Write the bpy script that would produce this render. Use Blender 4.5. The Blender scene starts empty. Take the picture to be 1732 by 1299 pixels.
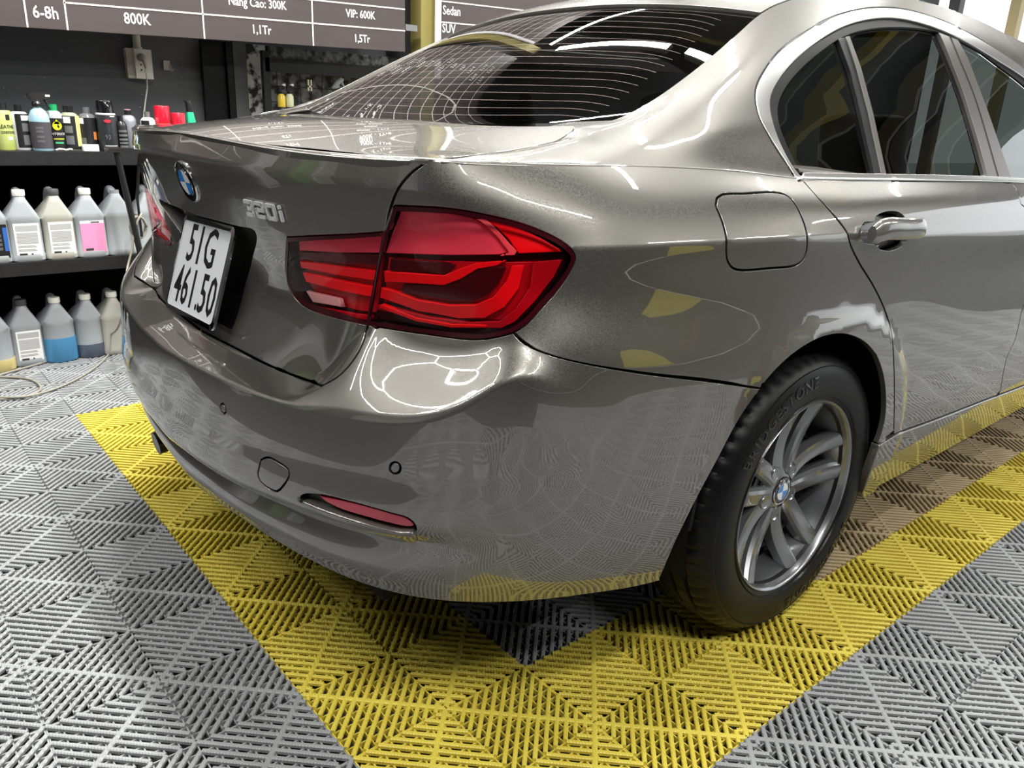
import bpy, bmesh, math, random
import numpy as np
from mathutils import Vector, Matrix
from mathutils.bvhtree import BVHTree
from mathutils.geometry import delaunay_2d_cdt
random.seed(7); np.random.seed(7)
SC = bpy.context.scene
COL = SC.collection
PI = math.pi

# ------------------------------------------------------------------ camera
F = 1325.875
CAM = np.array([-0.9194925, -0.9858959, 1.0697952])
RM = np.array([[0.7656732, -0.64188041, 0.04164251],
               [-0.17653487, -0.27195249, -0.94597954],
               [0.61853051, 0.71695982, -0.32154101]])
cd = bpy.data.cameras.new('camera'); cam = bpy.data.objects.new('camera', cd); COL.objects.link(cam)
cd.sensor_width = 36; cd.lens = 36 * F / 1732; cd.clip_start = .02; cd.clip_end = 200
m = Matrix.Identity(4)
for r in range(3):
    m[r][0] = RM[0][r]; m[r][1] = -RM[1][r]; m[r][2] = -RM[2][r]; m[r][3] = CAM[r]
cam.matrix_world = m
SC.camera = cam
YC = .64                                   # the car's centre line

# ------------------------------------------------------------------ world, lights, exposure
SC.view_settings.view_transform = 'Standard'; SC.view_settings.look = 'None'
SC.view_settings.exposure = 0.16; SC.view_settings.gamma = 1; SC.view_settings.use_curve_mapping = False
w = bpy.data.worlds.new('world'); SC.world = w; w.use_nodes = True
w.node_tree.nodes['Background'].inputs[0].default_value = (.93, .97, 1, 1)
w.node_tree.nodes['Background'].inputs[1].default_value = 1.6

def area(name, loc, sx, sy, power, rot=(0, 0, 0), col=(1, 1, 1)):
    l = bpy.data.lights.new(name, 'AREA'); l.shape = 'RECTANGLE'; l.size = sx; l.size_y = sy
    l.energy = power; l.color = col
    o = bpy.data.objects.new(name, l); o.location = loc; o.rotation_euler = rot; COL.objects.link(o)
    o['label'] = 'light of the workshop'; return o

# ------------------------------------------------------------------ materials
MATS = {}
def mat(name, col=(.5, .5, .5), rough=.5, metal=0, coat=0, spec=.5, noise=None, bump=None, emit=None, trans=0, ior=1.45, alpha=1):
    if name in MATS: return MATS[name]
    M = bpy.data.materials.new(name); M.use_nodes = True; nt = M.node_tree; b = nt.nodes['Principled BSDF']
    b.inputs['Base Color'].default_value = (*col, 1); b.inputs['Roughness'].default_value = rough
    b.inputs['Metallic'].default_value = metal; b.inputs['Coat Weight'].default_value = coat
    b.inputs['Coat Roughness'].default_value = .02; b.inputs['Specular IOR Level'].default_value = spec
    b.inputs['Transmission Weight'].default_value = trans; b.inputs['IOR'].default_value = ior
    if emit: b.inputs['Emission Color'].default_value = (*emit[0], 1); b.inputs['Emission Strength'].default_value = emit[1]
    if noise or bump:
        tc = nt.nodes.new('ShaderNodeTexCoord')
    if noise:
        sc, amt = noise[:2]; col2 = noise[2] if len(noise) > 2 else tuple(c * .6 for c in col)
        n = nt.nodes.new('ShaderNodeTexNoise'); n.inputs['Scale'].default_value = sc; n.inputs['Detail'].default_value = 4
        nt.links.new(tc.outputs['Object'], n.inputs['Vector'])
        cr = nt.nodes.new('ShaderNodeValToRGB'); cr.color_ramp.elements[0].position = .5 - amt; cr.color_ramp.elements[1].position = .5 + amt
        cr.color_ramp.elements[0].color = (*col2, 1); cr.color_ramp.elements[1].color = (*col, 1)
        nt.links.new(n.outputs['Fac'], cr.inputs['Fac']); nt.links.new(cr.outputs['Color'], b.inputs['Base Color'])
    if bump:
        n2 = nt.nodes.new('ShaderNodeTexNoise'); n2.inputs['Scale'].default_value = bump[0]
        nt.links.new(tc.outputs['Object'], n2.inputs['Vector'])
        bp = nt.nodes.new('ShaderNodeBump'); bp.inputs['Strength'].default_value = bump[1]; bp.inputs['Distance'].default_value = bump[2]
        nt.links.new(n2.outputs['Fac'], bp.inputs['Height']); nt.links.new(bp.outputs['Normal'], b.inputs['Normal'])
    MATS[name] = M
    return M

def glassmat(name, tint, refl=1.0, rough=.0, f0=1.5, k=1.0):
    if name in MATS: return MATS[name]
    M = bpy.data.materials.new(name); M.use_nodes = True; nt = M.node_tree; nt.nodes.clear()
    out = nt.nodes.new('ShaderNodeOutputMaterial'); mx = nt.nodes.new('ShaderNodeMixShader')
    tr = nt.nodes.new('ShaderNodeBsdfTransparent'); tr.inputs[0].default_value = (*tint, 1)
    gl = nt.nodes.new('ShaderNodeBsdfGlossy'); gl.inputs['Roughness'].default_value = rough; gl.inputs[0].default_value = (refl, refl, refl, 1)
    fr = nt.nodes.new('ShaderNodeFresnel'); fr.inputs['IOR'].default_value = f0
    mu = nt.nodes.new('ShaderNodeMath'); mu.operation = 'MULTIPLY'; mu.inputs[1].default_value = k; nt.links.new(fr.outputs[0], mu.inputs[0]); nt.links.new(mu.outputs[0], mx.inputs[0]); nt.links.new(tr.outputs[0], mx.inputs[1]); nt.links.new(gl.outputs[0], mx.inputs[2])
    nt.links.new(mx.outputs[0], out.inputs[0]); MATS[name] = M
    return M

PAINT = mat('car_paint', (.172, .165, .148), .34, .78, 1.0)
PAINT.node_tree.nodes['Principled BSDF'].inputs['Coat IOR'].default_value = 1.8
def flakes():
    nt = PAINT.node_tree; b = nt.nodes['Principled BSDF']
    tc = nt.nodes.new('ShaderNodeTexCoord'); v = nt.nodes.new('ShaderNodeTexVoronoi'); v.inputs['Scale'].default_value = 900
    nt.links.new(tc.outputs['Object'], v.inputs['Vector'])
    cr = nt.nodes.new('ShaderNodeMapRange'); cr.inputs['From Min'].default_value = 0; cr.inputs['From Max'].default_value = 1
    cr.inputs['To Min'].default_value = .28; cr.inputs['To Max'].default_value = .46
    sp = nt.nodes.new('ShaderNodeSeparateColor'); nt.links.new(v.outputs['Color'], sp.inputs[0]); nt.links.new(sp.outputs[0], cr.inputs['Value'])
    nt.links.new(cr.outputs[0], b.inputs['Roughness'])
flakes()
BLACK = mat('black_plastic', (.012, .012, .013), .35)
DARK = mat('dark_cavity', (.004, .004, .004), .8, spec=.1)
GAPM = mat('dark_under_panel', (.006, .006, .006), .6, spec=.2)
CHROME = mat('satin_aluminium', (.70, .70, .68), .28, .9)
BRIGHT = mat('bright_chrome', (.85, .85, .85), .06, 1)
RUBBER = mat('tyre_rubber', (.0045, .0045, .005), .42, spec=.28)
PILLAR = mat('satin_pillar_trim', (.20, .19, .18), .33, .6)
ALLOY = mat('alloy_silver', (.25, .255, .265), .27, .75, .6)
WINGLASS = glassmat('window_glass', (.055, .065, .06), 1, 0, 1.62)
REARGLASS = glassmat('rear_window_glass', (.10, .11, .11), 1, 0, 1.6)
REDLENS = glassmat('clear_red_lens', (1, .66, .68), 1, 0, 1.40, .35)
WHITE = mat('white_print', (.85, .85, .83), .5)
RED1 = mat('lamp_bright_red', (.95, .006, .014), .3)
RED2 = mat('lamp_mid_red', (.45, .004, .016), .25)
RED3 = mat('lamp_dark_red', (.05, .002, .006), .3)
REDP = mat('lamp_rose_red', (.95, .13, .21), .22, bump=(260, .25, .001))

# ------------------------------------------------------------------ object helpers
def tag(o, label=None, cat=None, group=None, kind=None):
    if label: o['label'] = label
    if cat: o['category'] = cat
    if group: o['group'] = group
    if kind: o['kind'] = kind
    return o
def empty(name, loc=(0, 0, 0), rz=0):
    o = bpy.data.objects.new(name, None); o.location = loc; o.rotation_euler = (0, 0, rz); o.empty_display_size = .05
    COL.objects.link(o); return o
def mesh_obj(name, verts, faces, mt, parent=None, smooth=False, loc=None, mats=None, fm=None):
    me = bpy.data.meshes.new(name); me.from_pydata([tuple(map(float, v)) for v in verts], [], [tuple(map(int, f)) for f in faces]); me.update()
    for q in (mats or [mt]): me.materials.append(q)
    if fm is not None: me.polygons.foreach_set('material_index', fm)
    if smooth: me.polygons.foreach_set('use_smooth', [True] * len(me.polygons))
    o = bpy.data.objects.new(name, me); COL.objects.link(o)
    if parent is not None: o.parent = parent
    if loc is not None: o.location = loc
    return o
class MB:
    """collects simple solids into one mesh"""
    def __init__(s): s.v = []; s.f = []; s.m = []; s.k = 0
    def add(s, vs, fs):
        n = len(s.v); s.v += [tuple(p) for p in vs]; s.f += [tuple(i + n for i in f) for f in fs]; s.m += [s.k] * len(fs); return s
    def box(s, a, b, M=None):
        x0, y0, z0 = a; x1, y1, z1 = b
        vs = [(x0, y0, z0), (x1, y0, z0), (x1, y1, z0), (x0, y1, z0), (x0, y0, z1), (x1, y0, z1), (x1, y1, z1), (x0, y1, z1)]
        if M is not None: vs = [tuple(M @ Vector(p)) for p in vs]
        return s.add(vs, [(0, 3, 2, 1), (4, 5, 6, 7), (0, 1, 5, 4), (1, 2, 6, 5), (2, 3, 7, 6), (3, 0, 4, 7)])
    def bbox(s, a, b, r, M=None):
        """box with bevelled vertical and top edges (rounded look)"""
        x0, y0, z0 = a; x1, y1, z1 = b
        def ring(z, d):
            c = r - d if r > d else 0
            p = []
            for (cx, cy, a0) in ((x1 - r, y1 - r, 0), (x0 + r, y1 - r, 90), (x0 + r, y0 + r, 180), (x1 - r, y0 + r, 270)):
                for t in (0, 30, 60, 90):
                    an = math.radians(a0 + t); p.append((cx + c * math.cos(an), cy + c * math.sin(an), z))
            return p
        rs = [ring(z0, r * .3), ring(z0 + r * .3, 0), ring(z1 - r * .6, 0), ring(z1 - r * .15, r * .25), ring(z1, r * .6)]
        vs = sum(rs, []); fs = []
        for i in range(4):
            for j in range(16): fs.append((i * 16 + j, i * 16 + (j + 1) % 16, (i + 1) * 16 + (j + 1) % 16, (i + 1) * 16 + j))
        fs += [tuple(range(15, -1, -1)), tuple(range(64, 80))]
        if M is not None: vs = [tuple(M @ Vector(p)) for p in vs]
        return s.add(vs, fs)
    def lathe(s, prof, n=20, c=(0, 0, 0), sx=1, sy=1, M=None, cap=True):
        vs = []; fs = []
        for (r, z) in prof:
            for i in range(n):
                a = 2 * PI * i / n; vs.append((c[0] + r * sx * math.cos(a), c[1] + r * sy * math.sin(a), c[2] + z))
        for k in range(len(prof) - 1):
            for i in range(n): fs.append((k * n + i, k * n + (i + 1) % n, (k + 1) * n + (i + 1) % n, (k + 1) * n + i))
        if cap: fs += [tuple(range(n - 1, -1, -1)), tuple(range((len(prof) - 1) * n, len(prof) * n))]
        if M is not None: vs = [tuple(M @ Vector(p)) for p in vs]
        return s.add(vs, fs)
    def tube(s, pts, r, n=8, closed=False):
        pts = [Vector(p) for p in pts]; N = len(pts); vs = []; fs = []; up = Vector((0.01, .02, 1))
        for i, p in enumerate(pts):
            if closed: d = pts[(i + 1) % N] - pts[i - 1]
            else: d = pts[min(i + 1, N - 1)] - pts[max(i - 1, 0)]
            d.normalize(); a = d.cross(up)
            if a.length < 1e-3: a = d.cross(Vector((1, 0, 0)))
            a.normalize(); b = d.cross(a); rr = r[i] if isinstance(r, (list, tuple)) else r
            for k in range(n):
                t = 2 * PI * k / n; vs.append(p + a * rr * math.cos(t) + b * rr * math.sin(t))
        for i in range(N if closed else N - 1):
            j = (i + 1) % N
            for k in range(n): fs.append((i * n + k, i * n + (k + 1) % n, j * n + (k + 1) % n, j * n + k))
        if not closed: fs += [tuple(range(n - 1, -1, -1)), tuple(range((N - 1) * n, N * n))]
        return s.add(vs, fs)
    def prism(s, poly, y0, y1, axis='y', M=None):
        """poly in (x,z) pushed between y0,y1"""
        n = len(poly)
        if axis == 'y': vs = [(p[0], y0, p[1]) for p in poly] + [(p[0], y1, p[1]) for p in poly]
        elif axis == 'z': vs = [(p[0], p[1], y0) for p in poly] + [(p[0], p[1], y1) for p in poly]
        else: vs = [(y0, p[0], p[1]) for p in poly] + [(y1, p[0], p[1]) for p in poly]
        fs = [tuple(range(n)), tuple(range(2 * n - 1, n - 1, -1))] + [(i, i + n, (i + 1) % n + n, (i + 1) % n) for i in range(n)]
        if M is not None: vs = [tuple(M @ Vector(p)) for p in vs]
        return s.add(vs, fs)
    def text(s, txt, size, M, depth=.0004, sx=1, align='CENTER', off=0, space=1):
        v, f = text_mesh(txt, size, depth, sx, align, off, space)
        return s.add([tuple(M @ Vector(p)) for p in v], f)
    def build(s, name, mt, parent=None, smooth=False, loc=None, mats=None, auto=None):
        o = mesh_obj(name, s.v, s.f, mt, parent, smooth, loc, mats, s.m if mats else None)
        if auto: o.data.set_sharp_from_angle(angle=math.radians(auto)) if smooth else None
        return o
def text_mesh(txt, size, depth, sx=1, align='CENTER', off=0, space=1):
    c = bpy.data.curves.new('t', 'FONT'); c.body = txt; c.size = size; c.extrude = depth; c.align_x = align; c.align_y = 'CENTER'
    c.offset = off; c.resolution_u = 2; c.space_character = space
    o = bpy.data.objects.new('t', c); me = bpy.data.meshes.new_from_object(o)
    v = [(p.co.x * sx, p.co.y, p.co.z) for p in me.vertices]; f = [tuple(p.vertices) for p in me.polygons]
    bpy.data.objects.remove(o); bpy.data.curves.remove(c); bpy.data.meshes.remove(me)
    return v, f
def basis(o, x, y, z=None):
    x = Vector(x).normalized(); y = Vector(y).normalized(); z = x.cross(y) if z is None else Vector(z)
    return Matrix(((x.x, y.x, z.x, o[0]), (x.y, y.y, z.y, o[1]), (x.z, y.z, z.z, o[2]), (0, 0, 0, 1)))
def copy_tree(o, parent=None):
    c = o.copy(); COL.objects.link(c)
    if parent is not None: c.parent = parent
    for ch in [x for x in CH.get(o.name, [])]: copy_tree(ch, c)
    return c
CH = {}
def sub(parent, child):
    CH.setdefault(parent.name, []).append(child); return child

# ------------------------------------------------------------------ pixel rays (used to put outlines on the modelled surfaces)
def ray(px, py): return RM.T @ np.array([(px - 866) / F, (py - 649.5) / F, 1.0])
def at(px, py, x=None, y=None, z=None):
    d = ray(px, py); t = (x - CAM[0]) / d[0] if x is not None else (y - CAM[1]) / d[1] if y is not None else (z - CAM[2]) / d[2]
    return CAM + t * d

# ------------------------------------------------------------------ car body surface (car coordinates: x forward, s to the right of the centre line, z up)
RAILS = {
 0: [(2.1,.85,.205),(1.4,.85,.21),(.9,.86,.225),(.5,.88,.26),(.3,.885,.27),(.097,.87,.278),(-.042,.842,.292),(-.144,.803,.298),(-.204,.767,.299),(-.243,.737,.300),(-.306,.661,.297),(-.35,.573,.299),(-.392,.431,.300),(-.420,.24,.294),(-.432,0,.286)],
 1: [(2.1,.872,.27),(1.4,.872,.275),(.9,.875,.29),(.5,.89,.31),(.3,.892,.32),(.097,.878,.325),(-.042,.852,.335),(-.144,.818,.350),(-.204,.785,.365),(-.255,.748,.385),(-.318,.682,.396),(-.364,.598,.390),(-.408,.468,.382),(-.438,.27,.374),(-.452,0,.364)],
 2: [(2.1,.885,.335),(1.4,.888,.345),(.9,.89,.37),(.5,.897,.38),(.3,.896,.39),(.1,.882,.40),(-.05,.86,.41),(-.15,.827,.42),(-.21,.795,.43),(-.262,.752,.430),(-.309,.692,.428),(-.350,.615,.420),(-.395,.480,.411),(-.428,.300,.402),(-.437,.15,.400),(-.441,0,.399)],
 3: [(2.1,.885,.40),(1.4,.893,.41),(.9,.897,.43),(.5,.90,.44),(.3,.898,.45),(.1,.884,.46),(-.05,.864,.46),(-.15,.833,.46),(-.215,.798,.46),(-.27,.762,.455),(-.324,.706,.447),(-.372,.625,.437),(-.416,.495,.427),(-.446,.33,.418),(-.460,.18,.414),(-.466,0,.412)],
 4: [(2.1,.888,.47),(1.4,.897,.475),(.9,.90,.485),(.5,.903,.49),(.3,.899,.50),(.1,.885,.525),(-.05,.866,.54),(-.15,.838,.545),(-.22,.805,.55),(-.28,.762,.55),(-.332,.705,.545),(-.386,.60,.535),(-.431,.44,.525),(-.461,.24,.515),(-.473,0,.51)],
 5: [(2.1,.892,.54),(1.4,.90,.545),(.9,.903,.555),(.5,.905,.56),(.3,.90,.57),(.16,.889,.60),(.02,.873,.635),(-.096,.853,.675),(-.16,.838,.705),(-.205,.818,.728),(-.232,.803,.712),(-.251,.791,.685),(-.285,.767,.658),(-.324,.717,.636),(-.343,.683,.629),(-.391,.568,.618),(-.432,.39,.607),(-.459,.174,.601),(-.468,0,.597)],
 6: [(2.1,.892,.62),(1.4,.90,.62),(.9,.902,.625),(.5,.905,.628),(.3,.898,.632),(.16,.886,.662),(.02,.869,.696),(-.096,.846,.726),(-.155,.82,.746),(-.192,.785,.757),(-.218,.735,.756),(-.24,.685,.752),(-.27,.62,.748),(-.30,.557,.745),(-.325,.50,.68),(-.339,.456,.628),(-.363,.334,.622),(-.379,.183,.621),(-.385,0,.619)],
 7: [(2.1,.885,.74),(1.4,.895,.76),(.9,.898,.775),(.5,.893,.79),(.3,.880,.80),(.1,.858,.81),(-.05,.828,.82),(-.134,.795,.825),(-.195,.760,.825),(-.240,.712,.825),(-.275,.652,.825),(-.298,.580,.82),(-.311,.485,.795),(-.323,.355,.755),(-.333,.2,.745),(-.336,0,.745)],
 8: [(2.1,.892,.83),(1.4,.90,.852),(.9,.90,.874),(.5,.892,.889),(.3,.880,.893),(.1,.856,.895),(-.05,.822,.893),(-.134,.785,.892),(-.192,.750,.893),(-.240,.706,.894),(-.276,.652,.897),(-.301,.600,.899),(-.328,.490,.882),(-.351,.360,.863),(-.368,.2,.860),(-.376,0,.860)],
 9: [(2.1,.872,.90),(1.4,.878,.915),(.9,.877,.93),(.478,.866,.94),(.3,.847,.95),(.1,.820,.953),(-.05,.790,.953),(-.13,.762,.955),(-.19,.736,.957),(-.245,.708,.962),(-.284,.676,.968),(-.302,.64,.970),(-.322,.575,.971),(-.358,.435,.972),(-.389,.27,.974),(-.409,0,.977)],
 10: [(2.1,.815,.955),(1.4,.822,.967),(.9,.820,.978),(.478,.808,.987),(.3,.793,1.001),(.1,.766,1.008),(-.05,.742,1.008),(-.15,.720,1.008),(-.22,.700,1.008),(-.273,.678,1.009),(-.318,.565,1.006),(-.355,.413,1.006),(-.377,.27,1.011),(-.39,0,1.018)],
 11: [(2.1,.735,1.11),(1.4,.735,1.125),(.9,.735,1.125),(.7,.741,1.108),(.5,.750,1.090),(.4,.750,1.083),(.3,.745,1.073),(.2,.732,1.056),(.1,.720,1.040),(0,.712,1.028),(-.1,.705,1.018),(-.2,.690,1.012),(-.273,.678,1.010)],
 12: [(2.1,.62,1.31),(1.5,.61,1.352),(1.1,.61,1.345),(.85,.620,1.31),(.7,.640,1.268),(.6,.655,1.232),(.5,.672,1.193),(.4,.682,1.153),(.3,.683,1.118),(.2,.675,1.085),(.1,.668,1.057),(0,.676,1.038),(-.1,.684,1.022),(-.2,.684,1.014),(-.273,.678,1.010)],
 13: [(2.1,.56,1.375),(1.5,.575,1.402),(1.1,.57,1.392),(.85,.560,1.362),(.72,.560,1.330),(.63,.569,1.297),(.515,.594,1.242),(.385,.615,1.177),(.32,.620,1.144),(.26,.624,1.115),(.175,.620,1.078),(.12,.622,1.066),(.055,.629,1.055),(.019,.636,1.040),(-.059,.651,1.027),(-.191,.671,1.015),(-.273,.678,1.010)],
}
def crspline(P, step=.006):
    P = np.array(P, float); Q = np.vstack([2 * P[0] - P[1], P, 2 * P[-1] - P[-2]]); out = []
    for i in range(1, len(Q) - 2):
        p0, p1, p2, p3 = Q[i-1:i+3]; t = [0.]
        for a, b in ((p0, p1), (p1, p2), (p2, p3)): t.append(t[-1] + max(np.linalg.norm(b - a) ** .5, 1e-5))
        n = max(2, int(np.linalg.norm(p2 - p1) / step)); u = np.linspace(t[1], t[2], n, endpoint=False)[:, None]
        A1 = (t[1]-u)/(t[1]-t[0])*p0+(u-t[0])/(t[1]-t[0])*p1; A2 = (t[2]-u)/(t[2]-t[1])*p1+(u-t[1])/(t[2]-t[1])*p2; A3 = (t[3]-u)/(t[3]-t[2])*p2+(u-t[2])/(t[3]-t[2])*p3
        B1 = (t[2]-u)/(t[2]-t[0])*A1+(u-t[0])/(t[2]-t[0])*A2; B2 = (t[3]-u)/(t[3]-t[1])*A2+(u-t[1])/(t[3]-t[1])*A3
        out.append((t[2]-u)/(t[2]-t[1])*B1+(u-t[1])/(t[2]-t[1])*B2)
    return np.vstack(out + [P[-1:]])
def q_of(x, s):
    ang = np.degrees(np.arctan2(s - .4, .05 - x))
    return np.where(x >= .05, x - .05, np.where(s >= .4, -(90 - ang) / 90, -1 - (.4 - s) / .4))
DQ = .01; QG = np.arange(-2, 2.5001, DQ); NQ = len(QG)
def sstep(a, b, x):
    t = np.clip((x - a) / (b - a), 0, 1); return t * t * (3 - 2 * t)
def gsm(A, sig):
    r = int(sig * 3); k = np.exp(-np.arange(-r, r + 1) ** 2 / (2 * sig * sig)); k /= k.sum()
    pre = A[1:r+1][::-1].copy(); pre[:, 1] *= -1                       # mirror at the centre line
    post = 2 * A[-1] - A[-r-1:-1][::-1]
    B = np.vstack([pre, A, post]); return np.stack([np.convolve(B[:, c], k, 'valid') for c in range(3)], 1)
for k_, P_ in RAILS.items():                                       # carry every rail on a little past the front door
    a_, b_ = P_[0], P_[1]; f_ = .5 / (a_[0] - b_[0]); P_.insert(0, tuple(a_[i] + (a_[i] - b_[i]) * f_ for i in range(3)))
PG = np.zeros((NQ, 14, 3)); QC = float(q_of(np.array(-.273), np.array(.678)))
for k, P in RAILS.items():
    d = crspline(P); q = q_of(d[:, 0], d[:, 1]); o = np.argsort(q); q = q[o]; d = d[o]
    C = np.stack([np.interp(QG, q, d[:, c]) for c in range(3)], 1)
    if k <= 10: C[0, 1] = 0
    PG[:, k] = gsm(C, 2.6) if k <= 10 else gsm(C, 1.5)
# the lower bumper and sill follow the mid-height plan curve at smooth offsets
PG[:, 4] = gsm(PG[:, 4], 6); PG[:, 5] = gsm(PG[:, 5], 3)
_T = np.gradient(PG[:, 4, :2], axis=0); _T /= np.linalg.norm(_T, axis=1, keepdims=True); _N = np.stack([-_T[:, 1], _T[:, 0]], 1)
OFFS = {0: ([-2, -1, -.7, -.5, -.25, 0, .25, .6, .9, 1.4, 2.5], [-.042, -.042, -.038, -.032, -.026, -.022, -.018, -.022, -.038, -.048, -.05], [-2, -1.4, -.95, -.73, -.6, -.45, -.29, -.13, .05, .25, .5, .85, 1.35, 2.5], [.282, .299, .301, .302, .306, .309, .307, .298, .272, .268, .262, .226, .21, .20]),
        1: ([-2, -1, -.7, -.5, -.25, 0, .25, .6, .9, 1.4, 2.5], [-.020, -.019, -.017, -.014, -.0115, -.0095, -.008, -.010, -.022, -.028, -.030], [-2, -1, -.7, -.5, -.35, -.2, 0, .25, .85, 1.35, 2.5], [.348, .362, .375, .380, .368, .352, .335, .325, .29, .275, .265]),
        2: ([-2, -1, -.7, -.55, -.4, -.2, .6, .9, 1.4, 2.5], [-.032, -.030, -.024, -.013, -.005, -.0022, -.002, -.010, -.012, -.012], [-2, -1.3, -.9, -.69, -.55, -.35, -.2, 0, .25, .85, 1.35, 2.5], [.376, .387, .401, .413, .430, .424, .415, .405, .395, .37, .345, .33]),
        3: ([-2, -1, -.7, -.5, -.25, .6, .9, 2.5], [-.007, -.006, -.004, -.001, 0, 0, -.003, -.004], [-2, -1.3, -.9, -.7, -.5, -.35, -.2, 0, .25, .85, 1.35, 2.5], [.392, .405, .420, .434, .452, .462, .465, .462, .455, .43, .41, .40])}
for k_, (qo, oo, qz, zz) in OFFS.items():
    o_ = np.interp(QG, qo, oo); z_ = np.interp(QG, qz, zz); C = np.concatenate([PG[:, 4, :2] + _N * o_[:, None], z_[:, None]], 1); C[0, 1] = 0; PG[:, k_] = gsm(C, 6)
for k in (11, 12, 13):
    b = sstep(QC - .001, QC + .10, QG)[:, None]; PG[:, k] = PG[:, 10] * (1 - b) + PG[:, k] * b
WC = np.zeros((NQ, 14))
WC[:, 2] = .95 * (1 - sstep(-.62, -.35, QG)); WC[:, 5] = .9 * (1 - sstep(-.42, -.22, QG)); WC[:, 6] = 1 - sstep(-.78, -.5, QG)
WC[:, 8] = .8 - .35 * sstep(.8, 1.5, QG); WC[:, 9] = .7 * (1 - sstep(-.75, -.4, QG)); WC[:, 10] = np.where(QG < 0, .9 * (1 - sstep(-.55, .0, QG)), .7 * sstep(.3, .45, QG))
def hermite_setup():
    h = np.linalg.norm(np.diff(PG, axis=1), axis=2) + 1e-6             # NQ,13
    sl = np.diff(PG, axis=1) / h[:, :, None]
    TL = np.zeros_like(PG); TR = np.zeros_like(PG)
    for k in range(14):
        if k == 0: s = sl[:, 0]; l = r = s
        elif k == 13: l = r = sl[:, 12]
        else:
            a, b = h[:, k-1:k], h[:, k:k+1]; s = (sl[:, k-1] * b + sl[:, k] * a) / (a + b); w = WC[:, k:k+1]
            l = s * (1 - w) + sl[:, k-1] * w; r = s * (1 - w) + sl[:, k] * w
        TL[:, k] = l; TR[:, k] = r
    return h, TL, TR
HH, TL, TR = hermite_setup()
def S(q, t):
    """point on the body in car coordinates (x, -s, z); q<-2 is the far side"""
    q = np.atleast_1d(np.asarray(q, float)); t = np.atleast_1d(np.asarray(t, float))
    mir = q < -2; qq = np.where(mir, -4 - q, q); qq = np.clip(qq, -2, QG[-1] - 1e-6)
    f = (qq + 2) / DQ; i = np.clip(f.astype(int), 0, NQ - 2); u = f - i
    k = np.clip(t.astype(int), 0, 12); v = t - k
    def ev(i):
        neg = i < 0; i = np.clip(np.abs(i), 0, NQ - 1)
        h = HH[i, k][:, None]; V = v[:, None]
        p = (2*V**3-3*V**2+1)*PG[i, k] + (V**3-2*V**2+V)*h*TR[i, k] + (-2*V**3+3*V**2)*PG[i, k+1] + (V**3-V**2)*h*TL[i, k+1]
        p = p.copy(); p[neg, 1] *= -1; return p
    U = u[:, None]; a, b, c, d = ev(i - 1), ev(i), ev(i + 1), ev(np.minimum(i + 2, NQ - 1))
    p = .5 * (2*b + (c-a)*U + (2*a-5*b+4*c-d)*U**2 + (3*b-3*c+d-a)*U**3)
    r = np.hypot(p[:, 0] - .553, p[:, 2] - .325); fl = .011 * (1 - sstep(.385, .425, r)) * sstep(.16, .34, p[:, 0] + .12 * (p[:, 2] > .62)) * (1 - sstep(1.0, 1.2, p[:, 0])) * (p[:, 1] > .7)
    p[:, 1] += fl
    p[:, 1] *= np.where(mir, 1, -1); return p

# deck, rear window and roof surfaces: parameters (a: -1..1 to the right, b: 0..1 forward)
_k13 = crspline(RAILS[13])[::-1]; _k10 = crspline(RAILS[10])
def _fit(x, y, lo, hi, d):
    m = (x >= lo - .03) & (x <= hi + .03); return np.polyfit((x[m] - lo) / (hi - lo), y[m], d)
_seg = [(-.273, .175, 5), (.175, .64, 5), (.64, 2.1, 6)]
_cs = [(lo, hi, _fit(_k13[:, 0], _k13[:, 1], lo, hi, d), _fit(_k13[:, 0], _k13[:, 2], lo, hi, d)) for lo, hi, d in _seg]
def k13(x, i): lo, hi, a, b = _cs[i]; u = (x - lo) / (hi - lo); return np.polyval(a, u), np.polyval(b, u)
_m = QG < QC + .02
_lx = np.polyfit(PG[_m, 10, 1] ** 2, PG[_m, 10, 0], 5); _lz = np.polyfit(PG[_m, 10, 1] ** 2, PG[_m, 10, 2], 5)
def lipx(s): return np.polyval(_lx, s ** 2), np.polyval(_lz, s ** 2)
def D(a, b):
    a = np.atleast_1d(np.asarray(a, float)); b = np.atleast_1d(np.asarray(b, float)); sg = np.abs(a)
    xt = -.273 + b * .448; se, ze = k13(xt, 0); s = sg * se
    xl, zl = lipx(np.minimum(sg, 1) * .678); zg = 1.056 + .022 * sg ** 2
    x = (1 - b) * xl + b * (.065 + .286 * (sg * .62) ** 2)
    zlin = (1 - b) * 1.0095 + b * 1.078
    z = (1 - b) * zl + b * zg + (ze - zlin) * sg ** 3 + .012 * 4 * b * (1 - b) * (1 - sg ** 2)
    return np.stack([x, -np.sign(a) * s, z], 1)
def G(a, b):
    a = np.atleast_1d(np.asarray(a, float)); b = np.atleast_1d(np.asarray(b, float)); sg = np.abs(a)
    xe = .175 + b * (.64 - .175); se, ze = k13(xe, 1); se = se - .004
    bx = .110 * (1 - b) + .035 * b; bz = -.022 * (1 - b) + .042 * b + .05 * b * (1 - b)
    x = xe - bx * (1 - sg ** 2.2); z = ze - .003 + bz * (1 - sg ** 2.2)
    return np.stack([x, -a * se, z], 1)
def RF(a, b):
    a = np.atleast_1d(np.asarray(a, float)); b = np.atleast_1d(np.asarray(b, float)); sg = np.abs(a)
    xe = .64 + b * 1.46; se, ze = k13(xe, 2)
    x = xe - .035 * (1 - sg ** 2.2) * (1 - b); z = ze + .042 * (1 - sg ** 2.2)
    return np.stack([x, -a * se, z], 1)

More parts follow.
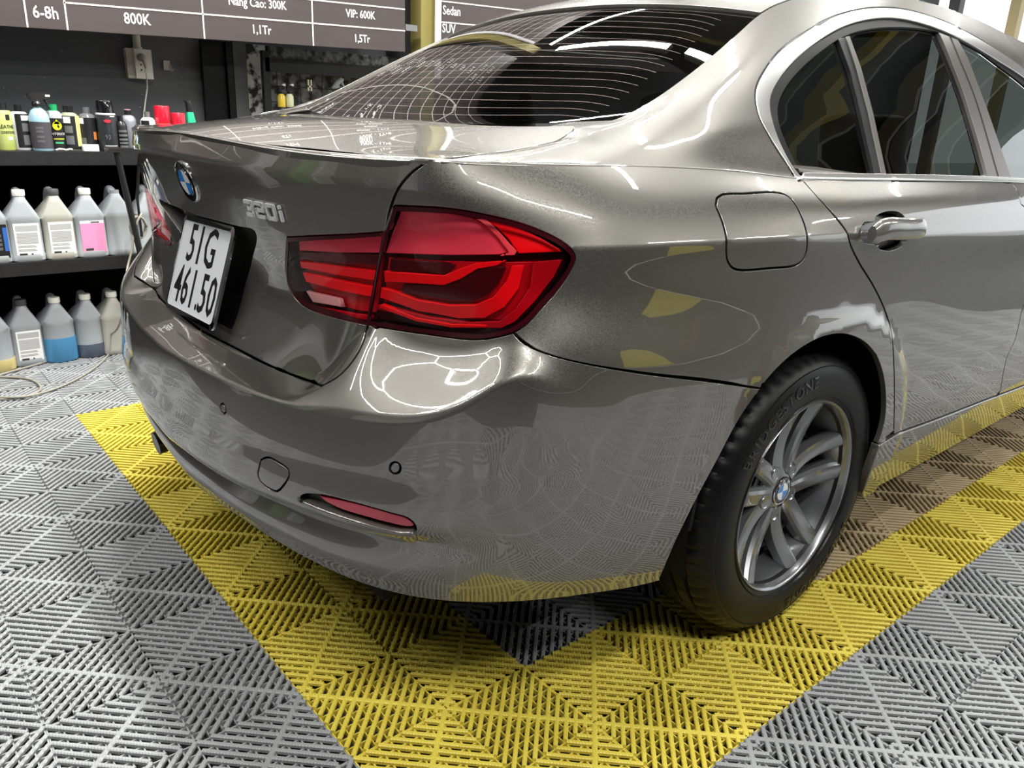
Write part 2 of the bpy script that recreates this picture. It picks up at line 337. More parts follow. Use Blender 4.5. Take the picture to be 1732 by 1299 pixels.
class Net:
    def __init__(s, fn, q0, q1, nq, t0, t1, nt, sq=1., st=.09):
        s.fn = fn; s.sq = sq; s.st = st; s.q = np.linspace(q0, q1, nq); s.t = np.linspace(t0, t1, nt)
        Q, T = np.meshgrid(s.q, s.t, indexing='ij'); s.P = fn(Q.ravel(), T.ravel()); s.nt = nt; s.nq = nq
        wv = s.P + [0, YC, 0]; fs = [(i*nt+j, (i+1)*nt+j, (i+1)*nt+j+1, i*nt+j+1) for i in range(nq-1) for j in range(nt-1)]
        s.bvh = BVHTree.FromPolygons([tuple(p) for p in wv], fs)
    def nrm(s, q, t, e=2e-3):
        a = s.fn(q + e, t) - s.fn(q - e, t); et = e / s.st * .3
        b = s.fn(q, np.minimum(t + et, s.t[-1])) - s.fn(q, np.maximum(t - et, s.t[0]))
        n = np.cross(a, b); l = np.linalg.norm(n, axis=1, keepdims=True); n = n / np.maximum(l, 1e-12); return n
    def px(s, x, y):
        d = ray(x, y); h = s.bvh.ray_cast(Vector(CAM), Vector(d).normalized())
        if h[0] is None: return None
        i, j = divmod(h[2], s.nt - 1); q = (s.q[i] + s.q[i+1]) / 2; t = (s.t[j] + s.t[j+1]) / 2
        zc = d / np.linalg.norm(d); xc = np.cross(zc, [0, 0, 1]); xc /= np.linalg.norm(xc); yc = np.cross(zc, xc)
        dq = (s.q[1]-s.q[0]); dt = (s.t[1]-s.t[0])
        for _ in range(4):
            p = s.fn(np.array([q, q+1e-4, q]), np.array([t, t, t+1e-4])) + [0, YC, 0] - CAM
            r = np.stack([p @ xc, p @ yc], 1); J = np.stack([(r[1]-r[0])/1e-4, (r[2]-r[0])/1e-4], 1)
            if abs(np.linalg.det(J)) < 1e-10: break
            st = -np.linalg.solve(J, r[0]); q += np.clip(st[0], -2*dq, 2*dq); t += np.clip(st[1], -2*dt, 2*dt)
        return q, float(np.clip(t, s.t[0], s.t[-1]))
    def line(s, pts, smooth=True, step=5):
        P = crspline(np.array(pts, float), step) if smooth and len(pts) > 2 else np.vstack([np.linspace(a, b, max(2, int(np.hypot(*(np.array(b)-a))/step)), endpoint=False) for a, b in zip(np.array(pts[:-1], float), pts[1:])] + [np.array(pts[-1:], float)])
        o = []
        for p in P:
            r = s.px(*p)
            if r is None: print('MISS', p)
            else: o.append(r)
        return o
BODY = Net(S, -6.3, 2.45, 690, 0, 13, 118)
DECK = Net(D, -1.02, 1.02, 100, -.02, 1, 40, .6, .5)
GLS = Net(G, -1, 1, 100, 0, 1, 40, .6, .55)
ROOF = Net(RF, -1, 1, 40, 0, 1, 60, .6, 1.4)

def inpoly(P, poly):
    x, y = P[:, 0], P[:, 1]; c = np.zeros(len(P), bool); n = len(poly)
    for i in range(n):
        x1, y1 = poly[i]; x2, y2 = poly[(i+1) % n]
        if y1 == y2: continue
        k = ((y1 > y) != (y2 > y)) & (x < (x2-x1)*(y-y1)/(y2-y1)+x1); c ^= k
    return c
def clean(poly, eps=1.5e-3):
    o = [poly[0]]
    for p in poly[1:]:
        if math.hypot(p[0]-o[-1][0], p[1]-o[-1][1]) > eps: o.append(p)
    while math.hypot(o[0][0]-o[-1][0], o[0][1]-o[-1][1]) < eps: o.pop()
    return o
def panel_geo(net, outline, holes=(), gap=.0035, off=0., flange=.012, rr=.0012, g=.012):
    """outline/holes: lists of (q,t). returns verts, faces, normals of a panel following the surface with turned-in edges"""
    sq, st = net.sq, net.st
    loops = [clean([(q*sq, t*st) for q, t in L]) for L in [outline] + list(holes)]
    def area2(L): return sum(a[0]*b[1]-b[0]*a[1] for a, b in zip(L, L[1:]+L[:1]))
    for i, L in enumerate(loops):
        if (area2(L) < 0) == (i == 0): loops[i] = L[::-1]             # outline counter-clockwise, holes clockwise
    shr = []
    for L in loops:                                                    # shrink by half the gap in real metres
        L = np.array(L); n = len(L); q, t = L[:, 0]/sq, L[:, 1]/st
        P = net.fn(q, t); N = net.nrm(q, t); T = np.roll(P, -1, 0) - np.roll(P, 1, 0); T /= np.linalg.norm(T, axis=1, keepdims=True)+1e-9
        inw = np.cross(N, T); e = 1e-3
        Jq = (net.fn(q+e, t)-net.fn(q-e, t))/(2*e); tt = np.clip(t, net.t[0]+e, net.t[-1]-e); Jt = (net.fn(q, tt+e)-net.fn(q, tt-e))/(2*e)
        out = []
        for i in range(n):
            A = np.stack([Jq[i], Jt[i]], 1); sol, *_ = np.linalg.lstsq(A, inw[i]*(gap/2+rr), rcond=1e-3)
            sol = np.clip(sol, -.05, .05) if np.isfinite(sol).all() else np.zeros(2)
            out.append(((q[i]+sol[0])*sq, float(np.clip(t[i]+sol[1], net.t[0], net.t[-1]))*st))
        shr.append(clean(out, 4e-4))
    allp = []; edges = []
    for L in shr:
        n0 = len(allp); allp += L; edges += [(n0+i, n0+(i+1) % len(L)) for i in range(len(L))]
    nb = len(allp); A = np.array(shr[0]); lo, hi = A.min(0), A.max(0)
    gx = np.arange(lo[0]+g*.5, hi[0], g); gy = np.arange(lo[1]+g*.5, hi[1], g)
    if len(gx) and len(gy):
        X, Y = np.meshgrid(gx, gy); X[::2] += g*.25; X[1::2] -= g*.25; I = np.stack([X.ravel(), Y.ravel()], 1)
        ok = inpoly(I, shr[0])
        for h in shr[1:]: ok &= ~inpoly(I, h)
        I = I[ok]; B = np.array(allp); keep = []
        for c in range(0, len(I), 2000):
            dd = ((I[c:c+2000, None] - B[None]) ** 2).sum(2).min(1); keep.append(dd > (g*.45)**2)
        if keep: I = I[np.concatenate(keep)]
        allp = allp + [tuple(p) for p in I]
    r = delaunay_2d_cdt([Vector(p) for p in allp], edges, [], 0, 1e-6)
    V = np.array([tuple(v) for v in r[0]]); Fc = np.array([f for f in r[2]], int)
    c = V[Fc].mean(1); ok = inpoly(c, shr[0])
    for h in shr[1:]: ok &= ~inpoly(c, h)
    Fc = Fc[ok]; a = V[Fc]; ar = (a[:, 1, 0]-a[:, 0, 0])*(a[:, 2, 1]-a[:, 0, 1])-(a[:, 2, 0]-a[:, 0, 0])*(a[:, 1, 1]-a[:, 0, 1])
    Fc[ar < 0] = Fc[ar < 0][:, ::-1]
    q, t = V[:, 0]/sq, V[:, 1]/st; N = net.nrm(q, t); P = net.fn(q, t) + N*off
    # boundary edges
    from collections import Counter
    ed = Counter(); dirs = {}
    for f in Fc:
        for k in range(3):
            x, y = int(f[k]), int(f[(k+1) % 3]); ed[(min(x, y), max(x, y))] += 1; dirs[(min(x, y), max(x, y))] = (x, y)
    be = [dirs[e] for e, n in ed.items() if n == 1]
    verts = list(P); nrms = list(N); faces = [tuple(f) for f in Fc]
    if flange > 0:
        tang = {}
        for x, y in be:
            d = P[y]-P[x]; d = d/(np.linalg.norm(d)+1e-9)
            for v in (x, y): tang[v] = tang.get(v, 0)+d
        idB = {}; idC = {}
        for v, d in tang.items():
            d = d/(np.linalg.norm(d)+1e-9); o = np.cross(d, N[v])
            idB[v] = len(verts); verts.append(P[v]+o*rr-N[v]*rr); nrms.append(o)
            idC[v] = len(verts); verts.append(P[v]+o*rr-N[v]*flange); nrms.append(o)
        for x, y in be:
            faces.append((y, x, idB[x], idB[y])); faces.append((idB[y], idB[x], idC[x], idC[y]))
    return verts, faces, nrms
def panel(name, mt, net, outline, parent, holes=(), **kw):
    geos = [panel_geo(net, outline, holes, **kw)] if not isinstance(outline, dict) else [panel_geo(**g) for g in outline['parts']]
    return join_geo(name, mt, geos, parent)
def join_geo(name, mt, geos, parent):
    V = []; Fs = []; N = []
    for v, f, n in geos:
        k = len(V); V += list(v); N += list(n); Fs += [tuple(i+k for i in x) for x in f]
    o = mesh_obj(name, V, Fs, mt, parent, smooth=True)
    o.data.normals_split_custom_set_from_vertices([tuple(map(float, x)) for x in N]) if not o.data.validate() else None
    return o
def mirror(L): return [(-4-q, t) for q, t in L]

# ------------------------------------------------------------------ floor
floor_slab = mat('floor_concrete_dark', (.03, .03, .03), .8, noise=(8, .2))
fb = MB(); fb.box((-6, -7, -.12), (9, 3.35, -.018)); FLOOR = fb.build('floor', floor_slab); tag(FLOOR, kind='structure')
def tilemat(name, col, col2):
    M = mat(name, col, .42, noise=(9, .22, col2), spec=.5)
    nt = M.node_tree; b = nt.nodes['Principled BSDF']; tc = nt.nodes.new('ShaderNodeTexCoord')
    mp = nt.nodes.new('ShaderNodeMapping'); mp.inputs['Rotation'].default_value = (0, 0, .35); wv = nt.nodes.new('ShaderNodeTexWave')
    wv.inputs['Scale'].default_value = 60; wv.inputs['Distortion'].default_value = 1.5
    bp = nt.nodes.new('ShaderNodeBump'); bp.inputs['Strength'].default_value = .5; bp.inputs['Distance'].default_value = .0012
    nt.links.new(tc.outputs['Object'], mp.inputs[0]); nt.links.new(mp.outputs[0], wv.inputs[0]); nt.links.new(wv.outputs['Fac'], bp.inputs['Height']); nt.links.new(bp.outputs[0], b.inputs['Normal'])
    return M
GREYT = tilemat('grey_tile_plastic', (.34, .35, .355), (.27, .275, .28))
YELT = tilemat('yellow_tile_plastic', (.76, .64, .09), (.64, .50, .06))
TANT = tilemat('stained_tan_tile_plastic', (.50, .39, .22), (.40, .31, .18))  # tan plastic for the tile row along the sill
CELL = .2
def tile_mesh(par, nu, nv, mt):
    """one clip-in tile: nu x nv cells of diagonal ribs over a finer cross lattice"""
    B = MB(); p = CELL / 8; hw = .0043
    def rib(x0, y0, x1, y1, w_, z0, z1, top=True):
        d = Vector((x1-x0, y1-y0, 0)); L = d.length
        if L < 1e-4: return
        d /= L; nx, ny = -d.y, d.x; k = .55
        vs = []
        for (px, py) in ((x0, y0), (x1, y1)):
            for o_, z in ((-w_, z0), (-w_, z1-.0015), (-w_*k, z1), (w_*k, z1), (w_, z1-.0015), (w_, z0)): vs.append((px+nx*o_, py+ny*o_, z))
        fs = [(i, i+1, i+7, i+6) for i in range(5)] + [(0, 5, 4, 3, 2, 1), (6, 7, 8, 9, 10, 11)]
        B.add(vs, fs)
    for i in range(nu):
        for j in range(nv):
            X, Y = i*CELL, j*CELL; even = (i+j+par) % 2 == 0
            for k in range(-7, 8):                                  # ribs: even cell "/" , odd cell "\"
                a = abs(k)*p; L0, L1 = a, CELL
                if k >= 0: x0, y0, x1, y1 = a, 0, CELL, CELL-a
                else: x0, y0, x1, y1 = 0, a, CELL-a, CELL
                if not even: x0, x1 = CELL-x0, CELL-x1
                cut = .0022 / max(1e-6, math.hypot(x1-x0, y1-y0)); dx, dy = x1-x0, y1-y0
                rib(X+x0+dx*cut, Y+y0+dy*cut, X+x1-dx*cut, Y+y1-dy*cut, hw, -.007, 0 if k else .0004)
            s0 = (X, Y+CELL, X+CELL, Y) if even else (X, Y, X+CELL, Y+CELL)     # spine across the ribs
            rib(*s0, .0052, -.007, .0002)
    W_, H_ = nu*CELL, nv*CELL
    for k in range(int(nu*8)+1):
        x = min(max(k*p, .0015), W_-.0015); B.box((x-.0013, .001, -.017), (x+.0013, H_-.001, -.0065))
    for k in range(int(nv*8)+1):
        y = min(max(k*p, .0015), H_-.0015); B.box((.001, y-.0013, -.017), (W_-.001, y+.0013, -.0066))
    o = B.build('floor_tile', mt, FLOOR); me = o.data; bpy.data.objects.remove(o); return me
TM = {}
def put_tile(u, v, nu, nv, mt):
    key = ((u+v) % 2, nu, nv, mt.name)
    if key not in TM: TM[key] = tile_mesh((u+v) % 2, nu, nv, mt)
    o = bpy.data.objects.new('floor_tile', TM[key]); o.location = (u*CELL, v*CELL, random.uniform(-.0005, .0003)); o.parent = FLOOR; COL.objects.link(o)
nt_ = 0
for u in range(-8, 26, 2):
    for v in range(-12, 16, 2):
        if u < -2 and v < -6: continue
        if u >= 4 and v in (-2, 0):
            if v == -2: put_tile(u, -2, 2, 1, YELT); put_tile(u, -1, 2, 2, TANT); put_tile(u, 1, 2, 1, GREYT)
            continue
        y = (v == -2 and u >= -2) or (u == -2 and -2 <= v <= 8) or (v == 8 and u >= -2)
        put_tile(u, v, 2, 2, YELT if y else GREYT)

# ------------------------------------------------------------------ the car
CAR = empty('car', (0, YC, 0)); tag(CAR, 'bronze grey sedan seen from behind, parked on the yellow and grey tiles', 'car')
Q = lambda pts, n=None: [tuple(p) for p in pts]
def L(pts, smooth=True, net=BODY): return net.line(pts, smooth)
def qline(a, b, n=30): return [(a[0]+(b[0]-a[0])*i/n, a[1]+(b[1]-a[1])*i/n) for i in range(n)]

seam = L([(868, 562), (880, 574), (900, 588), (940, 603), (1000, 617), (1100, 633), (1200, 645), (1287, 657)])
arch_b = L([(1287, 657), (1250, 712), (1215, 777), (1180, 842), (1146, 911), (1114, 985)])
arch_q = L([(1287, 657), (1306, 634), (1331, 609), (1360, 587), (1395, 570), (1428, 566), (1460, 578), (1482, 602), (1494, 636), (1498, 670), (1497, 705), (1491, 732), (1484, 751)])
light_bot = L([(868, 562), (840, 569), (800, 573), (720, 564), (622, 549)])
gap_low = L([(622, 549), (612, 583), (595, 612), (572, 636), (545, 652)])
lid_bot = L([(545, 652), (470, 625), (400, 590), (334, 556)]); lid_bot[-1] = (-2, lid_bot[-1][1])
gap_mid = L([(622, 549), (631, 500), (641, 440), (652, 393)])
gap_up = L([(652, 393), (660, 352), (674, 318), (696, 292), (728, 270)])
gap_up[-1] = (gap_up[-1][0], 9.98)
light_in = L([(652, 393), (600, 397), (486, 402)], False) + L([(486, 402), (484, 430), (484, 462), (492, 492), (512, 515), (540, 528), (622, 549)])[1:]
light_out = L([(652, 393), (668, 349)], False)[:-1] + L([(668, 349), (700, 350), (760, 354), (820, 364), (880, 379), (922, 395), (950, 410), (967, 424), (972, 436), (965, 456), (945, 486), (915, 520), (890, 547), (868, 562)])
door_gap = L([(1357, 304), (1381, 331), (1409, 362), (1433, 394), (1439, 414), (1454, 445), (1478, 484), (1496, 522), (1508, 563), (1512, 612), (1513, 664), (1512, 734)])
chrome_out = L([(1349, 306), (1330, 277), (1301, 231), (1281, 187), (1279, 150), (1292, 121), (1318, 87), (1356, 58), (1394, 35), (1434, 20), (1477, 13), (1521, 14), (1564, 24), (1607, 40), (1650, 62), (1694, 89), (1728, 113), (1762, 140)])
chrome_in = L([(1359, 303), (1339, 277), (1316, 231), (1304, 187), (1305, 162), (1318, 136), (1347, 101), (1391, 66), (1434, 43), (1480, 32), (1521, 32), (1578, 46), (1636, 72), (1694, 107), (1728, 129), (1762, 157)])
glass_out = L([(1358, 292), (1335, 245), (1320, 202), (1320, 173), (1333, 144), (1362, 110), (1405, 75), (1428, 61), (1451, 52), (1492, 45), (1544, 45), (1590, 53), (1640, 73), (1694, 112), (1728, 138), (1762, 168)])
sill_top = L([(1484, 752), (1512, 735), (1560, 717), (1600, 702), (1664, 677), (1728, 653), (1765, 638)])
belt_top = L([(1358, 292), (1500, 294), (1674, 298), (1728, 301), (1765, 303)])
belt_bot = L([(1352, 304), (1500, 306), (1674, 308), (1728, 310), (1765, 312)])
arch_b[-1] = (arch_b[-1][0], 0.0)
QE = 2.44

# bumper (right half outline then mirrored)
half = lid_bot[::-1][0:0]
b_right = [(-2, 0.0)] + qline((-2, 0), (arch_b[-1][0], 0), 120)[1:] + arch_b[::-1] + seam[::-1][1:] + light_bot[1:] + gap_low[1:] + lid_bot[1:]
b_left = mirror(b_right)[::-1]
fuelhole = None
refl_out = L([(505, 844), (514, 838), (540, 838), (600, 852), (660, 869), (690, 878), (701, 889), (702, 899), (669, 897), (607, 880), (545, 859), (516, 848)])
tow = L([(441, 778), (452, 774), (470, 782), (487, 795), (488, 805), (478, 822), (468, 831), (455, 826), (439, 812), (436, 800)])
def ring_px(cx, cy, rx, ry, rot=0, n=14):
    return [(cx+rx*math.cos(t)*math.cos(rot)-ry*math.sin(t)*math.sin(rot), cy+rx*math.cos(t)*math.sin(rot)+ry*math.sin(t)*math.cos(rot)) for t in [2*PI*i/n for i in range(n+1)]]
sensor = L(ring_px(668, 792, 8.6, 9.4))
sensor2 = L(ring_px(377, 691, 4.2, 8.2, -.3))
bump = panel('rear_bumper', PAINT, BODY, b_right + b_left, CAR, holes=[refl_out, tow, sensor, sensor2], gap=.004, g=.014)
for nm, lp in (('tow_eye_cover', tow), ('parking_sensor', sensor), ('parking_sensor', sensor2)):
    panel(nm, PAINT, BODY, lp, bump, gap=.0026, g=.010)
panel('reflector_recess', BLACK, BODY, refl_out, bump, off=-.012, gap=-.002, flange=0)
panel('reflector', mat('reflector_red', (.42, .012, .035), .18, coat=1, bump=(400, .3, .001)), BODY, L([(538, 840), (600, 853), (660, 870), (688, 879), (699, 891), (690, 893), (655, 886), (622, 877), (576, 863), (549, 850)]), bump, off=-.003, gap=0, flange=.008)
panel('reflector_ledge', PAINT, BODY, L([(504, 844), (516, 847), (545, 859), (607, 880), (669, 897), (701, 900), (707, 912), (700, 916), (669, 911), (586, 884), (514, 853)]), bump, off=.005, gap=0, flange=.018, rr=.0035, g=.007)

# boot lid
lid_r = [(-2, 9.98)] + qline((-2, 9.98), (gap_up[-1][0], 9.98), 60)[1:] + gap_up[::-1] + gap_mid[::-1][1:] + gap_low[1:] + lid_bot[1:]
lid_out = lid_r + mirror(lid_r)[::-1]
rcs = L([(404, 385), (431, 393), (424, 440), (414, 480), (404, 520), (392, 556)]); rl = [(-2, rcs[0][1]-.02)] + rcs + [(-2, rcs[-1][1])]
rec_hole = rl + mirror(rl)[::-1][1:-1]
geo1 = panel_geo(BODY, lid_out, [rec_hole, light_in + gap_mid[::-1][1:-1], mirror(light_in + gap_mid[::-1][1:-1])], gap=.004, g=.013, flange=.03)
dk = DECK.line([(730, 269), (800, 262), (900, 248), (945, 236), (966, 223), (973, 216)]) + DECK.line([(972, 213), (940, 213), (900, 213.5), (820, 212), (700, 203)])[0:]
dkr = [(0, -.013)] + qline((0, -.013), (dk[0][0], -.013), 40)[1:] + dk[:1] + dk[1:] 
dkr = [p for p in dkr if p[0] >= 0]; dkr.append((0, dkr[-1][1]))
geo2 = panel_geo(DECK, dkr + [(-a, b) for a, b in dkr[::-1] if a > 0], gap=.003, g=.02)
LID = join_geo('trunk_lid', PAINT, [geo1, geo2], CAR)
qs = np.linspace(-4 - gap_up[-1][0] + .02, gap_up[-1][0] - .02, 160); lp_ = S(qs, np.full(160, 9.94)); nn_ = BODY.nrm(qs, np.full(160, 9.85))
eb = MB(); eb.tube([tuple(p_) for p_ in lp_ - nn_ * .0056], .0062, 14); eb.build('lip_edge', PAINT, LID, True)

# rear quarter panel with the C-pillar and the roof side
qp = gap_up[::-1] + light_out[1:] + seam[1:] + arch_q[1:] + [sill_top[1]] + door_gap[::-1][1:] + chrome_out + [(QE, chrome_out[-1][1]), (QE, 13)] + qline((QE, 13), (QC+.03, 13), 200)[1:]
fuel = L([(1213, 335), (1222, 329), (1260, 327), (1310, 325), (1330, 330), (1345, 345), (1358, 372), (1365, 398), (1364, 425), (1357, 441), (1345, 449), (1300, 454), (1255, 457), (1241, 454), (1232, 443), (1229, 425), (1229, 404), (1222, 375), (1211, 348)])
panel('quarter_panel', PAINT, BODY, qp, CAR, holes=[fuel], gap=.004, g=.013)
panel('fuel_filler_door', PAINT, BODY, fuel, CAR, gap=.0035, g=.012)
# far-side quarter (only its silhouette shows)
qp2 = [p for p in gap_up[::-1]] + light_out[1:] + seam[1:] + arch_q[1:] + [sill_top[1]] + door_gap[::-1][1:] + chrome_out + [(QE, chrome_out[-1][1]), (QE, 13)] + qline((QE, 13), (QC+.03, 13), 120)[1:]
panel('quarter_panel', PAINT, BODY, mirror(qp2), CAR, gap=.004, g=.03)
# strip of body between boot lid corner and rear window
panel('deck_corner', PAINT, DECK, [(.84, .66), (1.02, .66), (1.02, 1.0), (.84, 1.0)], CAR, off=-.006, gap=0, flange=0, g=.02)
panel('deck_corner', PAINT, DECK, [(-1.02, .66), (-.84, .66), (-.84, 1.0), (-1.02, 1.0)], CAR, off=-.006, gap=0, flange=0, g=.02)
# doors
dgap = L([(1721, 335), (1729, 352)], False)
front_gap = [(BODY.px(1717, 317) or (1.5, 9.6)), (BODY.px(1727, 345) or (1.55, 9.3))]
fg_low = L([(1727, 530), (1717, 574), (1703, 605), (1692, 661)])
fgap = [front_gap[0], front_gap[1], (front_gap[1][0]+.10, 8.4), (fg_low[0][0]+.06, 7.2)] + fg_low
si = min(range(len(sill_top)), key=lambda i: abs(sill_top[i][0]-fg_low[-1][0]))
s0 = min(range(len(sill_top)), key=lambda i: abs(sill_top[i][0]-door_gap[-1][0]))
bi = min(range(len(belt_bot)), key=lambda i: abs(belt_bot[i][0]-front_gap[0][0]))
rd = door_gap[::-1] + belt_bot[2:bi] + [(front_gap[0][0], belt_bot[bi][1])] + fgap + sill_top[s0:si+1][::-1][1:]
cup = L([(1458, 384), (1464, 377), (1480, 376), (1482, 368), (1500, 359), (1520, 360), (1532, 372), (1534, 400), (1528, 413), (1508, 422), (1490, 420), (1480, 412), (1463, 409), (1457, 400)])
DOOR = panel('rear_door', PAINT, BODY, rd, CAR, holes=[cup], gap=.004, g=.014)
fd = [(front_gap[0][0], belt_bot[bi][1])] + fgap + sill_top[si:] + [(QE, sill_top[-1][1]), (QE, belt_bot[-1][1])] + belt_bot[bi:][::-1]
panel('front_door', PAINT, BODY, fd, CAR, gap=.004, g=.03)
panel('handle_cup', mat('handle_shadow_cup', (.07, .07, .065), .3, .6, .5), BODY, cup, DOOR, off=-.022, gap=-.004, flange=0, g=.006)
# side skirt
sk = sill_top + [(QE, sill_top[-1][1]), (QE, 0)] + qline((QE, 0), (L([(1455, 833)])[0][0] if L([(1455, 833)]) else .87, 0), 60)[1:] + L([(1455, 833), (1470, 792), (1484, 752)], False)[:-1]
panel('side_skirt', PAINT, BODY, sk, CAR, off=.006, gap=.003, flange=.02, rr=.003, g=.016)

# window surround, glass, pillars
CHR = panel('window_trim', CHROME, BODY, chrome_out + chrome_in[::-1], CAR, off=.001, gap=.002, flange=.008, rr=.002, g=.008)
panel('window_seal', mat('seal_rubber', (.006, .006, .007), .45, spec=.2), BODY, chrome_in + glass_out[::-1], CAR, off=-.004, gap=.0, flange=.006, rr=.001, g=.008)
panel('belt_trim', CHROME, BODY, belt_top + [(QE, belt_top[-1][1]), (QE, belt_bot[-1][1])] + belt_bot[::-1], CAR, off=.003, gap=.001, flange=.010, rr=.002, g=.010)
gl = glass_out + [(QE, glass_out[-1][1]), (QE, belt_top[-1][1])] + belt_top[::-1][:-1]
panel('side_window', WINGLASS, BODY, gl, CAR, off=-.012, gap=-.006, flange=0, g=.02)
panel('pillar_trim', PILLAR, BODY, L([(1590, 53), (1622, 65)], False) + L([(1640, 98), (1672, 183), (1697, 255), (1713, 301)], False) + L([(1674, 299), (1655, 230), (1630, 150), (1600, 75), (1590, 53)]), CAR, off=-.003, gap=.001, flange=.02, g=.012)
panel('pillar_seam', GAPM, BODY, L([(1607, 58), (1620, 90), (1650, 165), (1690, 300)]) + L([(1692, 300), (1652, 165), (1622, 90), (1609, 58)]), CAR, off=-.002, gap=0, flange=0, g=.006)
panel('window_divider', BLACK, BODY, L([(1420, 63), (1432, 61), (1446, 100), (1470, 180), (1493, 293), (1482, 293), (1462, 205), (1441, 120), (1420, 63)], False), CAR, off=-.003, gap=0, flange=.012, g=.008)
panel('divider_trim', PILLAR, BODY, L([(1432, 61), (1438, 60), (1458, 115), (1478, 190), (1500, 293), (1492, 293), (1470, 190), (1450, 115), (1432, 61)], False), CAR, off=-.001, gap=0, flange=.01, g=.008)

# rear window, roof
bl = [(a, 0.0) for a in np.linspace(-1, 1, 80)]
go = bl + [(1, b) for b in np.linspace(.02, 1, 40)] + [(a, 1) for a in np.linspace(.98, -1, 80)] + [(-1, b) for b in np.linspace(.98, .02, 40)]
RW = panel('rear_window', REARGLASS, GLS, go, CAR, gap=-.01, off=-.004, flange=0, g=.03)
rb = []
for r in range(-1, 2): pass
ro = [(a, 0.0) for a in np.linspace(-1, 1, 60)] + [(1, b) for b in np.linspace(.02, 1, 40)] + [(a, 1) for a in np.linspace(.98, -1, 60)] + [(-1, b) for b in np.linspace(.98, .02, 40)]
panel('roof', PAINT, ROOF, ro, CAR, gap=.002, flange=.012, g=.03)
# heating wires on the rear window
HW = MB()
for i in range(17):
    b = .05 + .86 * i / 16; e = .90 - .0 * i
    A = np.linspace(-e, e, 50); bb = b - .035 * np.clip((np.abs(A) - .75) / .15, 0, 1) ** 2
    P = G(A, bb); P2 = G(A, bb + .0018); n_ = len(A); up = np.array([-.0009, 0, .0012])
    HW.add([tuple(p + up * .8) for p in P] + [tuple(p + up * .8) for p in P2], [(j, j + 1, n_ + j + 1, n_ + j) for j in range(n_ - 1)])
HW.build('heating_wires', mat('copper_wire', (.085, .050, .035), .5, .2), RW)

# dark inner shell behind the gaps
def shell(name, q0, q1, t0, t1, off, nq=160, nt=60):
    q = np.linspace(q0, q1, nq); t = np.linspace(t0, t1, nt); Qm, Tm = np.meshgrid(q, t, indexing='ij')
    P = S(Qm.ravel(), Tm.ravel()); N = BODY.nrm(Qm.ravel(), Tm.ravel()); P = P + N * off
    mesh_obj(name, P, [(i*nt+j, (i+1)*nt+j, (i+1)*nt+j+1, i*nt+j+1) for i in range(nq-1) for j in range(nt-1)], GAPM, CAR)
shell('inner_body', -4.15, .15, 1.2, 9.4, -.03)
shell('inner_body', .95, 2.03, 2.6, 9.7, -.03, 60)
shell('inner_body', .15, .95, 7.2, 9.7, -.03, 60)
